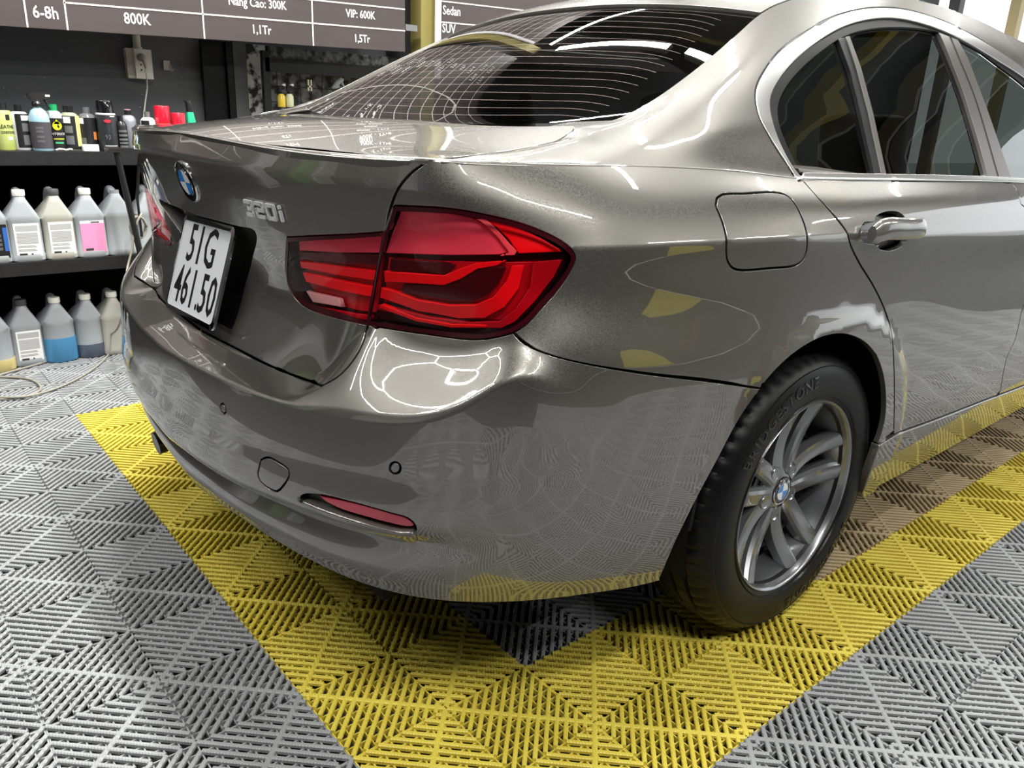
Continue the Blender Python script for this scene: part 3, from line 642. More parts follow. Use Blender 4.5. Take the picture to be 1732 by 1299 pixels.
# number plate recess cut and lamps
def deep(name, mt, px, parent, off, smooth=True, left=True, net=BODY, **kw):
    lp = L(px, smooth) if isinstance(px[0][0], (int, float)) and abs(px[0][0]) > 12 else px
    k = dict(gap=0, flange=.006, rr=.0008, g=.012); k.update(kw)
    o = panel(name, mt, net, lp, parent, off=off, **k)
    if left: 
        gm = panel_geo(net, mirror(lp), off=off, **k); o2 = join_geo(name, mt, [gm], parent if left is True else left)
        return o, o2
    return o
inner_loop = light_in + gap_mid[::-1][1:-1]
outer_loop = light_out + light_bot[1:] + gap_mid[1:-1]
TLs = []
for side in (0, 1):
    mm = (lambda l: l) if side == 0 else mirror
    lab = ('tail_light', 'tail_light_inner')
    TO = panel('tail_light', RED3, BODY, mm(outer_loop), CAR, off=-.026, gap=.004, flange=0, g=.02)
    TI = panel('tail_light_inner', RED3, BODY, mm(inner_loop), CAR, off=-.026, gap=.004, flange=0, g=.02)
    def el(nm, mt, px, par, off, smooth=False, **kw):
        k = dict(gap=0, flange=.008, rr=.0012, g=.012); k.update(kw)
        panel(nm, mt, BODY, mm(L(px, smooth)), par, off=off, **k)
    # outer lamp
    el('lamp_element', REDP, [(668, 362), (700, 362), (760, 366), (800, 371), (822, 383), (845, 402), (864, 426), (846, 431), (760, 433), (640, 432), (652, 398)], TO, -.016)
    el('lamp_element', mat('lamp_rose_edge', (.95, .16, .20), .2), [(822, 370), (838, 384), (858, 405), (876, 425), (872, 432), (846, 433), (862, 427), (843, 402), (822, 382), (806, 371)], TO, -.010)
    el('lamp_element', RED1, [(800, 363), (845, 373), (885, 385), (920, 401), (945, 415), (955, 426), (880, 429), (864, 405), (842, 384)], TO, -.012)
    el('lamp_element', RED2, [(642, 440), (740, 444), (930, 444), (905, 490), (870, 530), (840, 546), (790, 549), (720, 540), (635, 515)], TO, -.020)
    el('lamp_element', RED3, [(650, 441), (750, 445), (765, 450), (750, 464), (648, 460)], TO, -.013)
    el('lamp_element', RED3, [(672, 487), (740, 487), (768, 482), (800, 462), (830, 452), (858, 452), (845, 478), (822, 502), (795, 515), (755, 515), (700, 506), (668, 496)], TO, -.013)
    el('lamp_element', RED1, [(640, 462), (745, 468), (775, 455), (805, 445), (858, 441), (840, 450), (805, 456), (775, 474), (745, 486), (642, 480)], TO, -.011)
    el('lamp_element', RED1, [(636, 490), (652, 494), (700, 514), (755, 523), (800, 521), (832, 506), (858, 476), (868, 450), (890, 449), (880, 488), (852, 522), (815, 542), (770, 544), (700, 532), (634, 506)], TO, -.011)
    el('lamp_element', RED2, [(905, 444), (955, 440), (940, 470), (905, 512), (870, 545), (845, 556), (790, 558), (720, 550), (632, 526), (632, 518), (720, 541), (790, 549), (842, 545), (872, 524), (900, 485)], TO, -.009)
    el('lamp_element', RED1, [(640, 517), (700, 541), (760, 551), (820, 551), (820, 556), (760, 557), (700, 547), (636, 523)], TO, -.007)
    # inner lamp
    el('lamp_element', REDP, [(492, 409), (560, 406), (640, 403), (632, 432), (560, 434), (494, 430)], TI, -.016)
    el('lamp_element', RED2, [(497, 434), (630, 437), (622, 532), (560, 520), (520, 508), (504, 480)], TI, -.021)
    el('lamp_element', RED3, [(496, 432), (630, 435), (628, 452), (560, 450), (498, 444)], TI, -.014)
    el('lamp_element', RED1, [(497, 447), (560, 455), (626, 462), (624, 477), (560, 469), (500, 458)], TI, -.012)
    el('lamp_element', RED1, [(502, 466), (560, 477), (622, 487), (620, 504), (560, 493), (508, 481)], TI, -.012)
    el('lamp_element', mat('reversing_lamp', (.9, .95, .9), .25, .3, bump=(300, .6, .001)), [(511, 495), (566, 506), (570, 520), (522, 512)], TI, -.008)
    el('lamp_element', RED2, [(524, 518), (570, 526), (620, 535), (620, 544), (560, 532), (530, 527)], TI, -.010)
    par_l = dict(gap=.004, flange=0, rr=.0, g=.012)
    panel('lens', REDLENS, BODY, mm(outer_loop), TO, off=.0, **par_l)
    panel('lens', REDLENS, BODY, mm(inner_loop), TI, off=.0, **par_l)
    RIM = mat('lamp_black_rim', (.035, .002, .005), .2, spec=.3)
    def ringloop(nm, loop, d, par):
        A = np.array(mm(loop)); c = clean([tuple(p) for p in A * [1, .09]]); a2 = sum(a[0]*b[1]-b[0]*a[1] for a, b in zip(c, c[1:]+c[:1]))
        if a2 < 0: c = c[::-1]
        c = np.array(c); T = np.roll(c, -1, 0) - np.roll(c, 1, 0); T /= np.linalg.norm(T, axis=1, keepdims=True)+1e-9
        inn = c + np.stack([-T[:, 1], T[:, 0]], 1) * d
        V = []; N = []
        for arr, o_ in ((c, .0), (inn, .0)):
            q, t = arr[:, 0], np.clip(arr[:, 1]/.09, 0, 13); n = BODY.nrm(q, t); V.append(S(q, t) + n*.0008); N.append(n)
        n_ = len(c); mesh_obj(nm, np.vstack(V), [(i, (i+1) % n_, n_+(i+1) % n_, n_+i) for i in range(n_)], RIM, par, True)
    ringloop('lamp_rim', outer_loop, .0085, TO); ringloop('lamp_rim', inner_loop, .006, TI)
    TLs.append((TO, TI))

# number plate
px0 = np.array([-.3725, .656, .742]); vv = Vector((math.sin(.31), 0, math.cos(.31))); uu = Vector((0, -1, 0)); uu = (uu + vv * .026).normalized(); vv = (vv - uu * vv.dot(uu)).normalized()
px0 = px0 + np.array([0, -.010, .004]); PM = Matrix.Translation((0, -YC, 0)) @ basis(px0, uu, vv) @ Matrix.Scale(.955, 4)
plate = MB()
def rr_poly(w_, h_, r, n=4):
    p = []
    for cx, cy, a0 in ((w_/2-r, h_/2-r, 0), (-w_/2+r, h_/2-r, 90), (-w_/2+r, -h_/2+r, 180), (w_/2-r, -h_/2+r, 270)):
        for k in range(n+1): a = math.radians(a0+90*k/n); p.append((cx+r*math.cos(a), cy+r*math.sin(a)))
    return p
plate.prism(rr_poly(.272, .196, .012), 0, .003, 'z', PM)
PL = plate.build('number_plate', mat('plate_white', (.74, .75, .78), .3), CAR)
fr = MB(); o1 = rr_poly(.292, .216, .016); i1 = rr_poly(.270, .194, .011); n_ = len(o1)
vs = [(x, y, z) for L_, z in ((o1, -.001), (o1, .004), (i1, .0055), (i1, .0025)) for x, y in L_]
fr.add([tuple(PM @ Vector(p)) for p in vs], [(k*n_+i, k*n_+(i+1) % n_, (k+1)*n_+(i+1) % n_, (k+1)*n_+i) for k in range(3) for i in range(n_)])
fr.build('plate_frame', BRIGHT, PL)
tx = MB()
tx.text('51G', .118, PM @ Matrix.Translation((-.008, .047, .0033)), sx=.78, off=.0012, space=1.05)
tx.text('461', .118, PM @ Matrix.Translation((-.052, -.048, .0033)), sx=.72, off=.0012, space=1.05)
tx.text('.', .118, PM @ Matrix.Translation((.028, -.048, .0033)), sx=.7)
tx.text('50', .118, PM @ Matrix.Translation((.078, -.048, .0033)), sx=.74, off=.0012, space=1.05)
tx.build('plate_digits', mat('plate_black', (.01, .01, .01), .4), PL)
# plate light recess
RC = panel('plate_recess', DARK, BODY, rec_hole, LID, off=-.05, gap=-.03, flange=.0, g=.012)
# emblem helper
def emblem(name, centre, uu_, vv_, r, parent, flat=False):
    M = Matrix.Translation((0, -YC, 0)) @ basis(centre, uu_, vv_)
    e = MB(); e.lathe([(r, -.004), (r, .0015), (r*.96, .0028), (r*.92, .0024)], 40, M=M); b = e.build(name, BRIGHT, parent, True, auto=40)
    b0 = b
    if flat: b = parent
    e = MB(); e.lathe([(r*.92, .001), (r*.92, .0024), (r*.62, .0030)], 40, M=M); e.build('emblem_black_ring', mat('emblem_black', (.008, .008, .01), .12, coat=1), b)
    for k in range(4):
        e = MB(); pts = [(0, 0)] + [(r*.60*math.cos(math.radians(90*k+a)), r*.60*math.sin(math.radians(90*k+a))) for a in range(0, 91, 10)]
        e.prism(pts, .001, .0036, 'z', M); e.build('emblem_quadrant', mat('emblem_white', (.8, .8, .8), .2, coat=1) if k % 2 == 0 else mat('emblem_blue', (.03, .22, .62), .2, coat=1), b)
    e = MB(); e.lathe([(r*.66, .001), (r*.66, .0038), (r*.61, .0038), (r*.61, .002)], 40, M=M, cap=False); e.build('emblem_inner_ring', BRIGHT, b)
    for ch, a in (('B', 132), ('M', 90), ('W', 48)):
        an = math.radians(a); R_ = M @ Matrix.Translation((r*.78*math.cos(an), r*.78*math.sin(an), .0030)) @ Matrix.Rotation(an-PI/2, 4, 'Z')
        e = MB(); e.text(ch, r*.34, R_, off=.0006); e.build('emblem_letter', BRIGHT, b)
    return b0
def surf(x, y, net=BODY):
    q, t = net.px(x, y); p = net.fn(q, t)[0]; n = net.nrm(np.array([q]), np.array([t]))[0]; return p + [0, YC, 0], n
p, n = surf(317, 307); n = Vector(n); up = Vector((0, 0, 1)); v = (up - n*up.dot(n)).normalized(); u = v.cross(n)
emblem('maker_emblem', Vector(p) + n*.001, u, v, .0405, CAR)
p, n = surf(455, 357); n = Vector(n); v = (up - n*up.dot(n)).normalized(); u = v.cross(n)
tb = MB(); M = Matrix.Translation((0, -YC, 0)) @ basis(Vector(p)+n*.0005, u, v)
def strokes(ox, segs):
    for x0, y0, x1, y1 in segs:
        dx, dy = x1-x0, y1-y0; l_ = math.hypot(dx, dy); nx, ny = -dy/l_*.0030, dx/l_*.0030; ex_, ey_ = dx/l_*.0018, dy/l_*.0018
        P_ = [(ox+x0-ex_+nx, y0-ey_+ny), (ox+x0-ex_-nx, y0-ey_-ny), (ox+x1+ex_-nx, y1+ey_-ny), (ox+x1+ex_+nx, y1+ey_+ny)]
        tb.prism([p_ for p_ in P_], 0, .0042, 'z', M)
W2, H2 = .0105, .0115
strokes(-.055, [(-W2, H2, W2, H2), (W2, H2, W2, -H2), (-W2, -H2, W2, -H2), (-W2*.3, 0, W2, 0)])
strokes(-.022, [(-W2, H2, W2, H2), (W2, H2, W2, 0), (-W2, 0, W2, 0), (-W2, 0, -W2, -H2), (-W2, -H2, W2, -H2)])
strokes(.011, [(-W2, H2, W2, H2), (W2, H2, W2, -H2), (-W2, -H2, W2, -H2), (-W2, -H2, -W2, H2)])
strokes(.039, [(0, .0035, 0, -H2), (0, H2-.0008, 0, H2+.0008)])
tb.build('model_number', mat('badge_silver', (.74, .75, .76), .3, .35), LID)

# door handle
hp = []
HB = MB(); M0 = Matrix.Identity(4)
pts = []
for x, y in ((1458, 395), (1480, 393), (1505, 392), (1535, 391), (1556, 391)):
    p, n = surf(x, y); pts.append(np.array(p) + n * .024 - [0, YC, 0])
pts[0] = pts[0] - n * .004; pts[-1] = pts[-1] - n * .020
PP = crspline(pts, .006); n_ = len(PP); vs = []; fs = []
for i, c in enumerate(PP):
    f = i / (n_ - 1); hw = .0235 * (1 - .10 * f) * (1 - .75 * max(0, (f - .8) / .2) ** 2) * (1 - .35 * max(0, (.08 - f) / .08)); th = .009 + .006 * math.sin(PI * f)
    for k in range(14):
        a = 2 * PI * k / 14; vs.append((c[0], c[1] - th * math.cos(a), c[2] + hw * math.sin(a)))
for i in range(n_ - 1):
    for k in range(14): fs.append((i*14+k, i*14+(k+1) % 14, (i+1)*14+(k+1) % 14, (i+1)*14+k))
fs += [tuple(range(13, -1, -1)), tuple(range((n_-1)*14, n_*14))]
HB.add(vs, fs); HB.build('door_handle', PAINT, DOOR, True, auto=60)

# ------------------------------------------------------------------ wheels
def wheel(loc, side, label=None):
    """axis along y; outer face toward -y (side=1) ; centre at loc (car coords)"""
    W = empty('wheel', loc); W.parent = CAR; W.rotation_euler = (0, 0, 0 if side > 0 else PI)
    n = 240; prof = [(.205, .02), (.212, .004), (.2185, -.001), (.224, -.004), (.232, -.0075), (.248, -.0105), (.262, -.0115), (.275, -.0105), (.288, -.0065), (.298, -.001), (.306, .006), (.313, .014), (.3185, .023), (.322, .032), (.3235, .040), (.3165, .042), (.3165, .049), (.3245, .051), (.326, .075), (.319, .077), (.319, .085), (.326, .087), (.326, .112), (.319, .114), (.319, .122), (.326, .124), (.3245, .15), (.318, .152), (.318, .158), (.323, .160), (.315, .185), (.30, .203), (.27, .212), (.205, .19)]
    vs = []; fs = []
    for k, (r, y) in enumerate(prof):
        for i in range(n):
            a = 2*PI*i/n; rr = r
            if 11 <= k <= 14 and i % 4 == 0: rr -= .0045
            if k in (29, 30) and i % 4 == 0: rr -= .0045
            if 17 <= k <= 26 and r > .32 and (i + k*0) % 6 == 0: rr -= .003
            x, z = rr*math.cos(a), rr*math.sin(a)
            if loc[2] + z < .0006: 
                z = -loc[2] + .0006; 
            vs.append((x, y, z))
    m_ = len(prof)
    for k in range(m_-1):
        for i in range(n): fs.append((k*n+i, (k+1)*n+i, (k+1)*n+(i+1) % n, k*n+(i+1) % n))
    T = mesh_obj('tyre', vs, fs, RUBBER, W, True); T.data.set_sharp_from_angle(angle=math.radians(35))
    # sidewall ribs and lettering
    tb = MB()
    for R0 in (.2275, .2945):
        tb.lathe([(R0-.0012, -.0050 if R0 < .25 else -.0015), (R0, -.0088 if R0 < .25 else -.0052), (R0+.0012, -.0062 if R0 < .25 else -.001)], 120, M=Matrix(((1, 0, 0, 0), (0, 0, 1, 0), (0, 1, 0, 0), (0, 0, 0, 1))), cap=False)
    def arc_text(txt, size, r, a_mid, dyy, sp):
        v, f = text_mesh(txt, size, .0009, sp, 'CENTER', .0003, 1.12); out = []
        for p_ in v:
            rr = r + p_[1]; a = a_mid - p_[0]/r; yy = np.interp(rr, [.224, .232, .248, .262, .275, .288, .298], [-.004, -.0075, -.0105, -.0115, -.0105, -.0065, -.001])
            out.append((rr*math.cos(a), yy - .0006 - p_[2], rr*math.sin(a)))
        tb.add(out, f)
    arc_text('BRIDGESTONE', .034, .268, math.radians(122), 0, 1.12)
    arc_text('BRIDGESTONE', .034, .268, math.radians(302), 0, 1.12)
    tb.build('tyre_lettering', mat('tyre_lettering_rubber', (.010, .010, .011), .25, spec=.5), W)
    # rim
    RT = Matrix(((1, 0, 0, 0), (0, 0, 1, 0), (0, 1, 0, 0), (0, 0, 0, 1)))
    rb_ = MB(); rb_.lathe([(.2195, .010), (.2190, -.002), (.2165, -.0045), (.2135, -.003), (.2105, .004), (.2075, .016), (.2035, .034), (.198, .05), (.193, .10), (.196, .17)], 120, M=RT, cap=False)
    R_ = rb_.build('rim', ALLOY, W, True, auto=50)
    bk = MB(); bk.lathe([(.20, .085), (.02, .085), (.02, .09)], 60, M=RT); bk.build('brake_shield', mat('brake_dark', (.018, .018, .02), .6, .4), W)
    dk_ = MB(); dk_.lathe([(.150, .060), (.150, .078), (.07, .078), (.07, .058), (.085, .058), (.085, .060)], 60, M=RT, cap=False); dk_.build('brake_disc', mat('brake_disc_iron', (.10, .10, .105), .4, .8), W)
    base = 84
    for p5 in range(5):
        for sd in (-1, 1):
            a0 = math.radians(base+72*p5 + sd*13.5); a1 = math.radians(base+72*p5 + sd*11.5); st = []
            sp = MB(); secs = []
            for f in np.linspace(0, 1, 9):
                r = .040 + (.2085-.040)*f; a = a0*(1-f) + a1*f if True else a0
                a = math.radians(base+72*p5) + math.radians(sd*(24*(1-f)**1.4 + 11.5*(1-(1-f)**1.4)))
                wdt = .0178 + .0045*f + .003*(1-f)**2; dp = .038 + .006*math.sin(PI*f) - .026*f**2.2; 
                rad = Vector((math.cos(a), 0, math.sin(a))); tan = Vector((-math.sin(a), 0, math.cos(a))); o_ = rad*r
                w1, w2 = (wdt*1.0, wdt*.75)
                ridge = -sd*wdt*.62                                  # ridge near the inner side of the pair
                secs.append([o_ - tan*wdt + Vector((0, dp+.030, 0)), o_ - tan*wdt*.98 + Vector((0, dp+.010 if sd > 0 else dp+.005, 0)), o_ - tan*wdt*.72 + Vector((0, dp+.002, 0)), o_ + tan*ridge*.6 + Vector((0, dp-.001, 0)), o_ + tan*wdt*.72 + Vector((0, dp+.002, 0)), o_ + tan*wdt*.98 + Vector((0, dp+.005 if sd > 0 else dp+.010, 0)), o_ + tan*wdt + Vector((0, dp+.030, 0))])
            vs = [tuple(p_) for s_ in secs for p_ in s_]; m7 = 7
            fs = [(i*m7+k, (i+1)*m7+k, (i+1)*m7+k+1, i*m7+k+1) for i in range(8) for k in range(6)]
            sp.add(vs, fs); so = sp.build('spoke', ALLOY, W, True, auto=28)
    hb = MB(); hb.lathe([(.060, .078), (.058, .054), (.050, .044), (.040, .0395), (.034, .038), (.0335, .042), (.0, .042)], 60, M=RT, cap=False)
    hb.build('hub', ALLOY, W, True, auto=40)
    for k in range(5):
        a = math.radians(base+36+72*k); l = MB(); Mx = Matrix.Translation((.056*math.cos(a), .017, .056*math.sin(a))) @ RT
        l.lathe([(.0175, .070), (.0165, .024), (.0150, .0215), (.0125, .024), (.0115, .045), (0, .045)], 20, M=Mx, cap=False); l.build('bolt_pocket', ALLOY, W, True, auto=40)
        l = MB(); l.lathe([(.0080, .045), (.0080, .034), (.0065, .031), (0, .031)], 6, M=Mx, cap=False); l.build('wheel_bolt', mat('bolt_dark', (.05, .05, .055), .3, .8), W)
    for k in range(10):
        pass
    emb = emblem('hub_cap', Vector((0, .037, 0)) + Vector((0, YC, 0)), Vector((1, 0, 0)), Vector((0, 0, 1)), .0315, W, True)
    return W
W1 = wheel((.553, -.874, .3205), 1)
for loc, side in (((.553, .874, .3205), -1), ((3.36, -.874, .3205), 1), ((3.36, .874, .3205), -1)):
    def cp(o, par):
        c = o.copy(); COL.objects.link(c); c.parent = par
        for ch in o.children: cp(ch, c)
        return c
    kids = list(W1.children); W_ = W1.copy(); COL.objects.link(W_); W_.parent = CAR; W_.location = loc; W_.rotation_euler = (0, 0, 0 if side > 0 else PI)
    for ch in kids: cp(ch, W_)
# wheel house, floor pan, exhaust
ub = MB(); 
for sgn in (-1, 1):
    pts = []; fs = []
    for i in range(25):
        a = math.radians(-15 + 210*i/24); 
        for s_ in (.50, .868 if True else 0): pts.append((.553+.372*math.cos(a), -sgn*s_, .345+.372*math.sin(a)))
    ub.add(pts, [(2*i, 2*i+1, 2*i+3, 2*i+2) for i in range(24)]); ub.add([(.2, -sgn*.5, .1), (1.0, -sgn*.5, .1), (1.0, -sgn*.5, .75), (.2, -sgn*.5, .75)], [(0, 1, 2, 3)])
ub.box((-.28, -.55, .22), (3.6, .55, .36)); ub.box((-.33, -.60, .34), (.12, .60, .5)); ub.box((1.02, -.80, .24), (2.9, .80, .34)); ub.box((.50, -.7, .28), (.60, .7, .36))
ub.build('underbody', mat('underbody_black', (.007, .007, .007), .8, spec=.2), CAR)
ex = MB(); P_ = [(0, .36, .27), (-.25, .35, .265), (-.34, .35, .255), (-.405, .35, .245)]
ex.tube(P_, [.026, .026, .03, .03], 20); ex.build('exhaust_tip', mat('exhaust_dark_steel', (.05, .05, .05), .25, .9), CAR, True, auto=50)
# cabin
INT = mat('cabin_dark', (.02, .021, .022), .8); SEAT = mat('seat_leather', (.035, .033, .03), .5)
cb = MB(); cb.box((.20, -.58, .93), (.62, .58, .96)); cb.box((.2, -.74, .30), (3.0, .74, .34)); cb.build('parcel_shelf', INT, CAR)
def seat(x, s, w_, z0=.38):
    Mx = Matrix.Translation((x, -s, z0)); b = MB(); b.bbox((0, -w_/2, 0), (.48, w_/2, .16), .05, Mx); so = b.build('car_seat', SEAT, CAR, True, auto=50)
    b = MB(); b.bbox((-.08, -w_/2, .05), (.06, w_/2, .60), .045, Mx @ Matrix.Rotation(-.22, 4, 'Y')); b.build('seat_backrest', SEAT, so, True, auto=50)
    for hs in ([0] if w_ < .7 else [-.36, .36]):
        b = MB(); b.bbox((-.06, hs-.13, .63), (.05, hs+.13, .80), .045, Mx @ Matrix.Rotation(-.22, 4, 'Y')); b.build('headrest', SEAT, so, True, auto=50)
seat(.86, 0, 1.20, .36); seat(1.72, .37, .5, .34); seat(1.72, -.37, .5, .34)

# ------------------------------------------------------------------ the workshop
WALLG = mat('wall_charcoal', (.10, .103, .112), .55, noise=(5, .25, (.075, .078, .085)))
def specks(M, sc=55, thr=.04):
    nt = M.node_tree; b = nt.nodes['Principled BSDF']; tc = nt.nodes.new('ShaderNodeTexCoord'); v = nt.nodes.new('ShaderNodeTexVoronoi'); v.inputs['Scale'].default_value = sc
    nt.links.new(tc.outputs['Object'], v.inputs['Vector']); n = nt.nodes.new('ShaderNodeTexNoise'); n.inputs['Scale'].default_value = 7; nt.links.new(tc.outputs['Object'], n.inputs['Vector'])
    lt = nt.nodes.new('ShaderNodeMath'); lt.operation = 'LESS_THAN'; lt.inputs[1].default_value = thr; nt.links.new(v.outputs['Distance'], lt.inputs[0])
    g2 = nt.nodes.new('ShaderNodeMath'); g2.operation = 'GREATER_THAN'; g2.inputs[1].default_value = .60; nt.links.new(n.outputs['Fac'], g2.inputs[0])
    mu = nt.nodes.new('ShaderNodeMath'); mu.operation = 'MULTIPLY'; nt.links.new(lt.outputs[0], mu.inputs[0]); nt.links.new(g2.outputs[0], mu.inputs[1])
    mx = nt.nodes.new('ShaderNodeMix'); mx.data_type = 'RGBA'; src = b.inputs['Base Color'].links[0].from_socket
    nt.links.new(mu.outputs[0], mx.inputs['Factor']); nt.links.new(src, mx.inputs['A']); mx.inputs['B'].default_value = (.45, .45, .46, 1); nt.links.new(mx.outputs['Result'], b.inputs['Base Color'])
specks(WALLG, 45, .09)
def wall(name, a, b, mt): o = MB().box(a, b).build(name, mt); tag(o, kind='structure'); return o
wall('wall_left', (-6, 3.12, 0), (8.3, 3.35, 3.3), WALLG)
wall('wall_back', (-6.1, -7, 0), (-6, 3.35, 3.3), mat('wall_back_grey', (.13, .13, .135), .7))
wall('wall_right', (-6, -7.1, 0), (9, -7, 3.3), mat('wall_right_dark', (.035, .034, .036), .6))
wall('ceiling', (-6.1, -7.1, 3.3), (8.6, 3.35, 3.4), mat('ceiling_dark', (.05, .045, .042), .7))
wall('trim_1', (8.3, -7, 2.9), (8.6, 3.12, 3.3), mat('door_header_dark', (.05, .05, .05), .6))
og = mat('outside_ground', (.55, .55, .53), .8)
wall('outside_ground', (8.6, -14, -.14), (40, 14, -.02), og)
# far posts of the open front
def thing1(o, name, label, cat, group=None): o.name = name; tag(o, label, cat, group); return o
POSTM = mat('post_dark_grey', (.11, .11, .12), .6); YPM = mat('post_yellowish', (.62, .52, .28), .6)
def px_col(x0, x1, y, xw, mt, name, label, cat='post', d=.12, zt=3.29):
    a = at(x0, y, x=xw); b = at(x1, y, x=xw); o = MB().box((xw, b[1], -.018), (xw+d, a[1], zt)).build(name, mt); tag(o, label, cat); return o
px_col(1604, 1622, 14, 8.35, POSTM, 'door_post', 'dark grey post at the bright open front, nearer the car roof')
px_col(1704, 1722, 30, 8.35, YPM, 'door_post', 'pale yellow post at the bright open front, far right edge')

# ceiling lamps: strips and honeycomb tubes
LAMPS = []
def strip(x0, y0, x1, y1, z, power, wd=.05, name='strip_lamp', label='white tube lamp under the dark ceiling', group='ceiling tube lamps', col=(1, .99, .96)):
    L_ = math.hypot(x1-x0, y1-y0); rz = math.atan2(y1-y0, x1-x0); c = ((x0+x1)/2, (y0+y1)/2, z)
    l = bpy.data.lights.new('tube_light', 'AREA'); l.shape = 'RECTANGLE'; l.size = L_; l.size_y = wd; l.energy = power; l.color = col
    h = MB().box((-L_/2, -wd*.7, .004), (L_/2, wd*.7, .05)).build(name, mat('lamp_housing', (.7, .7, .7), .5)); h.location = c; h.rotation_euler = (0, 0, rz)
    tag(h, label, 'lamp', group)
    o = bpy.data.objects.new('tube_light', l); o.parent = h; o.location = (0, 0, 0); COL.objects.link(o)
TUBES = [(.15, -.1, .15, 1.15, 95, 'white tube lamp over the boot lid'), (.15, 1.35, .15, 2.6, 95, 'white tube lamp over the left side of the boot'),
 (1.66, -1.05, 1.66, .1, 20, 'white tube lamp over the right rear door'), (1.62, .3, 1.62, 1.35, 20, 'white tube lamp over the rear seats'), (1.62, 1.5, 1.62, 2.55, 20, 'white tube lamp over the left rear door'), (1.72, 2.72, 2.5, 2.35, 16, 'slanted white tube lamp by the left wall'),
 (3.4, -.2, 3.4, 1.1, 60, 'white tube lamp over the front seats'), (3.4, 1.3, 3.4, 2.6, 60, 'white tube lamp over the left front door'), (5.5, -.2, 5.5, 1.1, 60, 'white tube lamp ahead of the bonnet'), (5.5, 1.3, 5.5, 2.6, 60, 'white tube lamp ahead of the bonnet, by the left wall'),
 (-3.4, 2.3, -2.4, 2.3, 12, 'white tube lamp over the left end of the shelf'), (1.9, -3.2, 3.1, -3.2, 45, 'white tube lamp right of the rear door'), (3.8, -3.2, 5.0, -3.2, 45, 'white tube lamp right of the front door'), (5.7, -3.2, 6.9, -3.2, 45, 'white tube lamp right of the bonnet'),
 (-.3, -2.6, .8, -2.6, 40, 'white tube lamp right of the rear wheel'), (-1.5, -1.5, -.4, -1.5, 50, 'white tube lamp over the yellow tile corner')]  # last entry: unseen tube added to brighten the near yellow tiles
for x0, y0, x1, y1, pw, lb in TUBES: strip(x0, y0, x1, y1, 3.05, pw, label=lb, group=None)
def hexa(cx, cy, r, z, pw):
    P_ = [(cx+r*math.cos(math.radians(60*k)), cy+r*math.sin(math.radians(60*k))) for k in range(6)]
    for k in range(6):
        a, b = P_[k], P_[(k+1) % 6]; key = (round((a[0]+b[0])/2, 2), round((a[1]+b[1])/2, 2))
        if key in HEX: continue
        HEX.add(key); s_ = .93; mx_, my_ = (a[0]+b[0])/2, (a[1]+b[1])/2
        strip(mx_+(a[0]-mx_)*s_, my_+(a[1]-my_)*s_, mx_+(b[0]-mx_)*s_, my_+(b[1]-my_)*s_, z, pw, .02, label='short tube of the honeycomb ceiling lamp behind the car', group='honeycomb lamp tubes')
HEX = set(); hr = .50
for i in range(2):
    for j in range(2): hexa(-2.55+i*hr*1.5, .55+(j+(i % 2)*.5)*hr*math.sqrt(3), hr, 3.0, 3.6)

# price boards on the left wall
BY = 2.72
BRD = mat('board_brown', (.066, .052, .050), .38, noise=(3, .3, (.055, .044, .043)))
LINE = mat('board_line', (.74, .70, .62), .6)
zb = lambda x: 1.316 + (x + .33) * .0285
board = MB()
def sheet(B, x0, x1, z0, z1, y, d): B.box((x0, y, z0), (x1, y+d, z1))
def slanted_box(B, x0, x1, h0, h1, y0, y1):
    vs = [(x, y, zb(x)+h) for y in (y0, y1) for x, h in ((x0, h0), (x1, h0), (x1, h1), (x0, h1))]
    B.add(vs, [(0, 1, 2, 3), (7, 6, 5, 4), (0, 4, 5, 1), (1, 5, 6, 2), (2, 6, 7, 3), (3, 7, 4, 0)])
def cx_(px, py=30): return at(px, py, y=BY)[0]
x_end = cx_(685, 88)
slanted_box(board, -2.2, x_end, 0, 1.5, BY, BY+.03)
PB = board.build('price_board', BRD); tag(PB, 'dark brown price board with white table lines and prices up to 1,5Tr', 'sign')
ln = MB(); RH = .101
cols = [cx_(43, 20), cx_(112, 30), cx_(344, 40), cx_(529, 50)]
rows = [.098, .198, .298, .398, .498, .598, .698, .80, .90, 1.0, 1.1, 1.2, 1.3, 1.42]
for r_ in rows: slanted_box(ln, cols[1]-.005 if r_ < .19 else -2.0, x_end if r_ < .19 else x_end, r_-.003, r_+.003, BY-.002, BY)
for c in cols + [cols[0]-.8, cols[0]-1.3]: ln.box((c-.003, BY-.002, zb(c)+.0), (c+.003, BY, zb(c)+1.42))
ln.build('table_lines', LINE, PB)
tt = MB()
def btext(B, txt, px, py, size, y=BY, sx=.80):
    c = at(px, py, y=y); B.text(txt, size, basis((c[0], y-.001, c[2]), (1, 0, .0285), (-.0285, 0, 1), (0, -1, 0)), sx=sx, off=.0006)
def wtext(B, txt, x, h, size, sx=.80, y=BY, al='CENTER'): B.text(txt, size, basis((x, y-.001, zb(x)+h), (1, 0, .0285), (-.0285, 0, 1), (0, -1, 0)), sx=sx, align=al, off=.0006)
btext(tt, '6-8h', 77, 22, .062); btext(tt, '800K', 232, 33, .060); btext(tt, 'Nâng Cao: 300K', 436, 6, .050); btext(tt, '1,1Tr', 442, 51, .052)
btext(tt, 'VIP: 600K', 610, 25, .050); btext(tt, '1,5Tr', 612, 66, .050)
vals = ['600K - 1Tr5', '1Tr8 - 2Tr5', '1Tr - 2Tr', '900K - 1Tr8', '1Tr6 - 2Tr2', '2Tr', '800K', '1Tr2', '4Tr', '2Tr5', '600K', '1Tr4', '3Tr']
